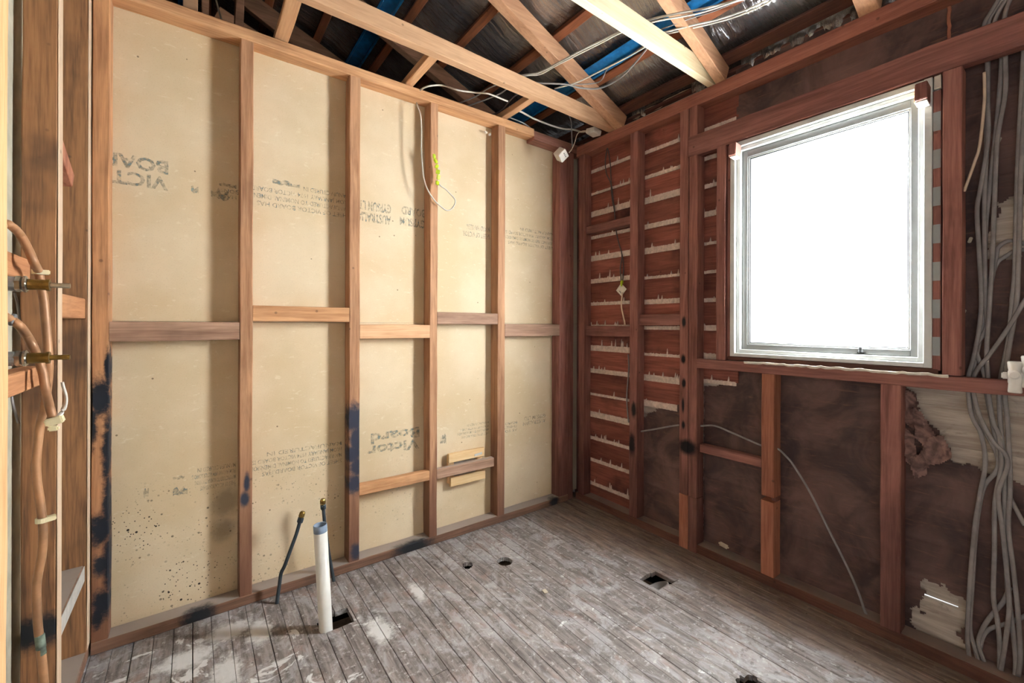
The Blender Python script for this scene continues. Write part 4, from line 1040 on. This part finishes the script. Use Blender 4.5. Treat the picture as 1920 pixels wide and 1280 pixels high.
flat_cable([(2.286,0.156,2.310),(2.286,0.159,2.184),(2.286,0.171,1.812),(2.286,0.175,1.572),(2.286,0.178,1.419),(2.286,0.183,1.346),(2.286,0.191,1.207),(2.286,0.208,1.077),(2.286,0.212,1.009),(2.286,0.209,0.897),(2.286,0.201,0.768),(2.286,0.199,0.620),(2.286,0.196,0.516),(2.286,0.192,0.343),(2.286,0.183,0.244),(2.286,0.173,0.111),(2.286,0.174,0.039)], 'grey cable on the right of the bundle, left one of a pair')
flat_cable([(2.283,0.146,2.213),(2.283,0.151,2.106),(2.283,0.163,1.809),(2.283,0.167,1.570),(2.283,0.170,1.418),(2.283,0.172,1.345),(2.283,0.180,1.259),(2.283,0.190,1.172),(2.283,0.198,1.078),(2.283,0.199,1.011),(2.283,0.192,0.901),(2.283,0.186,0.695),(2.283,0.190,0.555),(2.283,0.178,0.406),(2.283,0.167,0.254),(2.283,0.162,0.119),(2.283,0.167,0.049)], 'grey cable on the right of the bundle, right one of a pair')
flat_cable([(2.300,0.244,1.320),(2.300,0.222,1.500),(2.300,0.217,1.530),(2.300,0.197,1.549),(2.300,0.176,1.546),(2.300,0.155,1.532)], 'grey cable curling over the pale boards beside the window, upper curl')
flat_cable([(2.302,0.247,1.349),(2.302,0.234,1.425),(2.302,0.219,1.477),(2.302,0.202,1.494),(2.302,0.180,1.513),(2.302,0.158,1.514)], 'grey cable curling over the pale boards beside the window, lower curl')
flat_cable([(2.288,0.186,0.345),(2.288,0.202,0.285),(2.288,0.226,0.231),(2.288,0.245,0.181),(2.288,0.259,0.127),(2.288,0.260,0.097),(2.288,0.247,0.048)], 'grey cable forming the upper loop near the floor at the right')
flat_cable([(2.290,0.137,0.282),(2.290,0.156,0.257),(2.290,0.191,0.216),(2.290,0.226,0.181),(2.290,0.244,0.152),(2.290,0.253,0.120),(2.290,0.257,0.087)], 'grey cable forming the lower loop near the floor at the right')
cable([(2.262,0.248,2.152),(2.262,0.247,2.096),(2.262,0.248,2.036),(2.262,0.258,1.899),(2.262,0.270,1.844),(2.262,0.282,1.797),(2.262,0.297,1.741)], .0046, 'cable_cream', 'short cream cable with a cut end beside the window stud')
for (q, lab) in (([(2.300,0.216,1.910)][0], 'small grey cable staple behind the bundle, high up'), ([(2.300,0.286,1.567)][0], 'small pale paper shred beside the window stud'), ([(2.300,0.302,1.302)][0], 'small pale paper shred low beside the window stud')):
    tag(link('wall_shred', *block(q, .006, .010, .022, (.3, .2, .2), .002), 'scrap'), lab, 'scrap')

# white plastic plumbing fitting in front of the sill plate
def fitting(c, label):
    t = tag(empty('pipe_fitting', (c[0], c[1], c[2]-.05)), label, 'fitting')
    c = Vector(c)
    part(link('fitting_body', *lathe(c-Vector((0, 0, .052)), (0, 0, 1), [(0, .0155), (.004, .0165), (.030, .0150), (.034, .0165), (.070, .0165), (.074, .0150), (.084, .0165), (.100, .0180), (.104, .016)], 20), 'plastic', t, True))
    part(link('front_boss', *lathe(c+Vector((-.012, 0, .008)), (-1, 0, 0), [(0, .014), (.010, .014), (.012, .010)], 18), 'plastic', t))
    part(link('side_lug', *block((c.x, c.y+.022, c.z+.004), .014, .016, .022), 'plastic', t))
    part(link('side_arm', *lathe(c+Vector((0, -.012, .010)), (0, -1, 0), [(0, .010), (.020, .010), (.020, .012), (.026, .012)], 14), 'plastic', t))
    part(link('side_arm', *lathe(c+Vector((0, -.012, -.012)), (0, -1, 0), [(0, .007), (.020, .007)], 12), 'plastic', t))
    return t
fitting([(2.195,0.169,1.082)][0], 'white plastic pipe fitting hanging in front of the sill plate')
fitting([(2.195,0.139,1.102)][0], 'white plastic pipe fitting cut off by the right picture edge')

# small bits on the floor and plates
rr = random.Random(11)
for (q, lab) in (([(1.329,1.540,0.004)][0], 'cream paint flake on the floor left of the square hole'), ([(2.663,0.632,0.050)][0], 'tiny white chip on the paper low between two studs')):
    tag(link('paint_flake', *block(q, .03, .02, .003, (0, 0, rr.uniform(0, 3)), .001), 'scrap'), lab, 'flake')
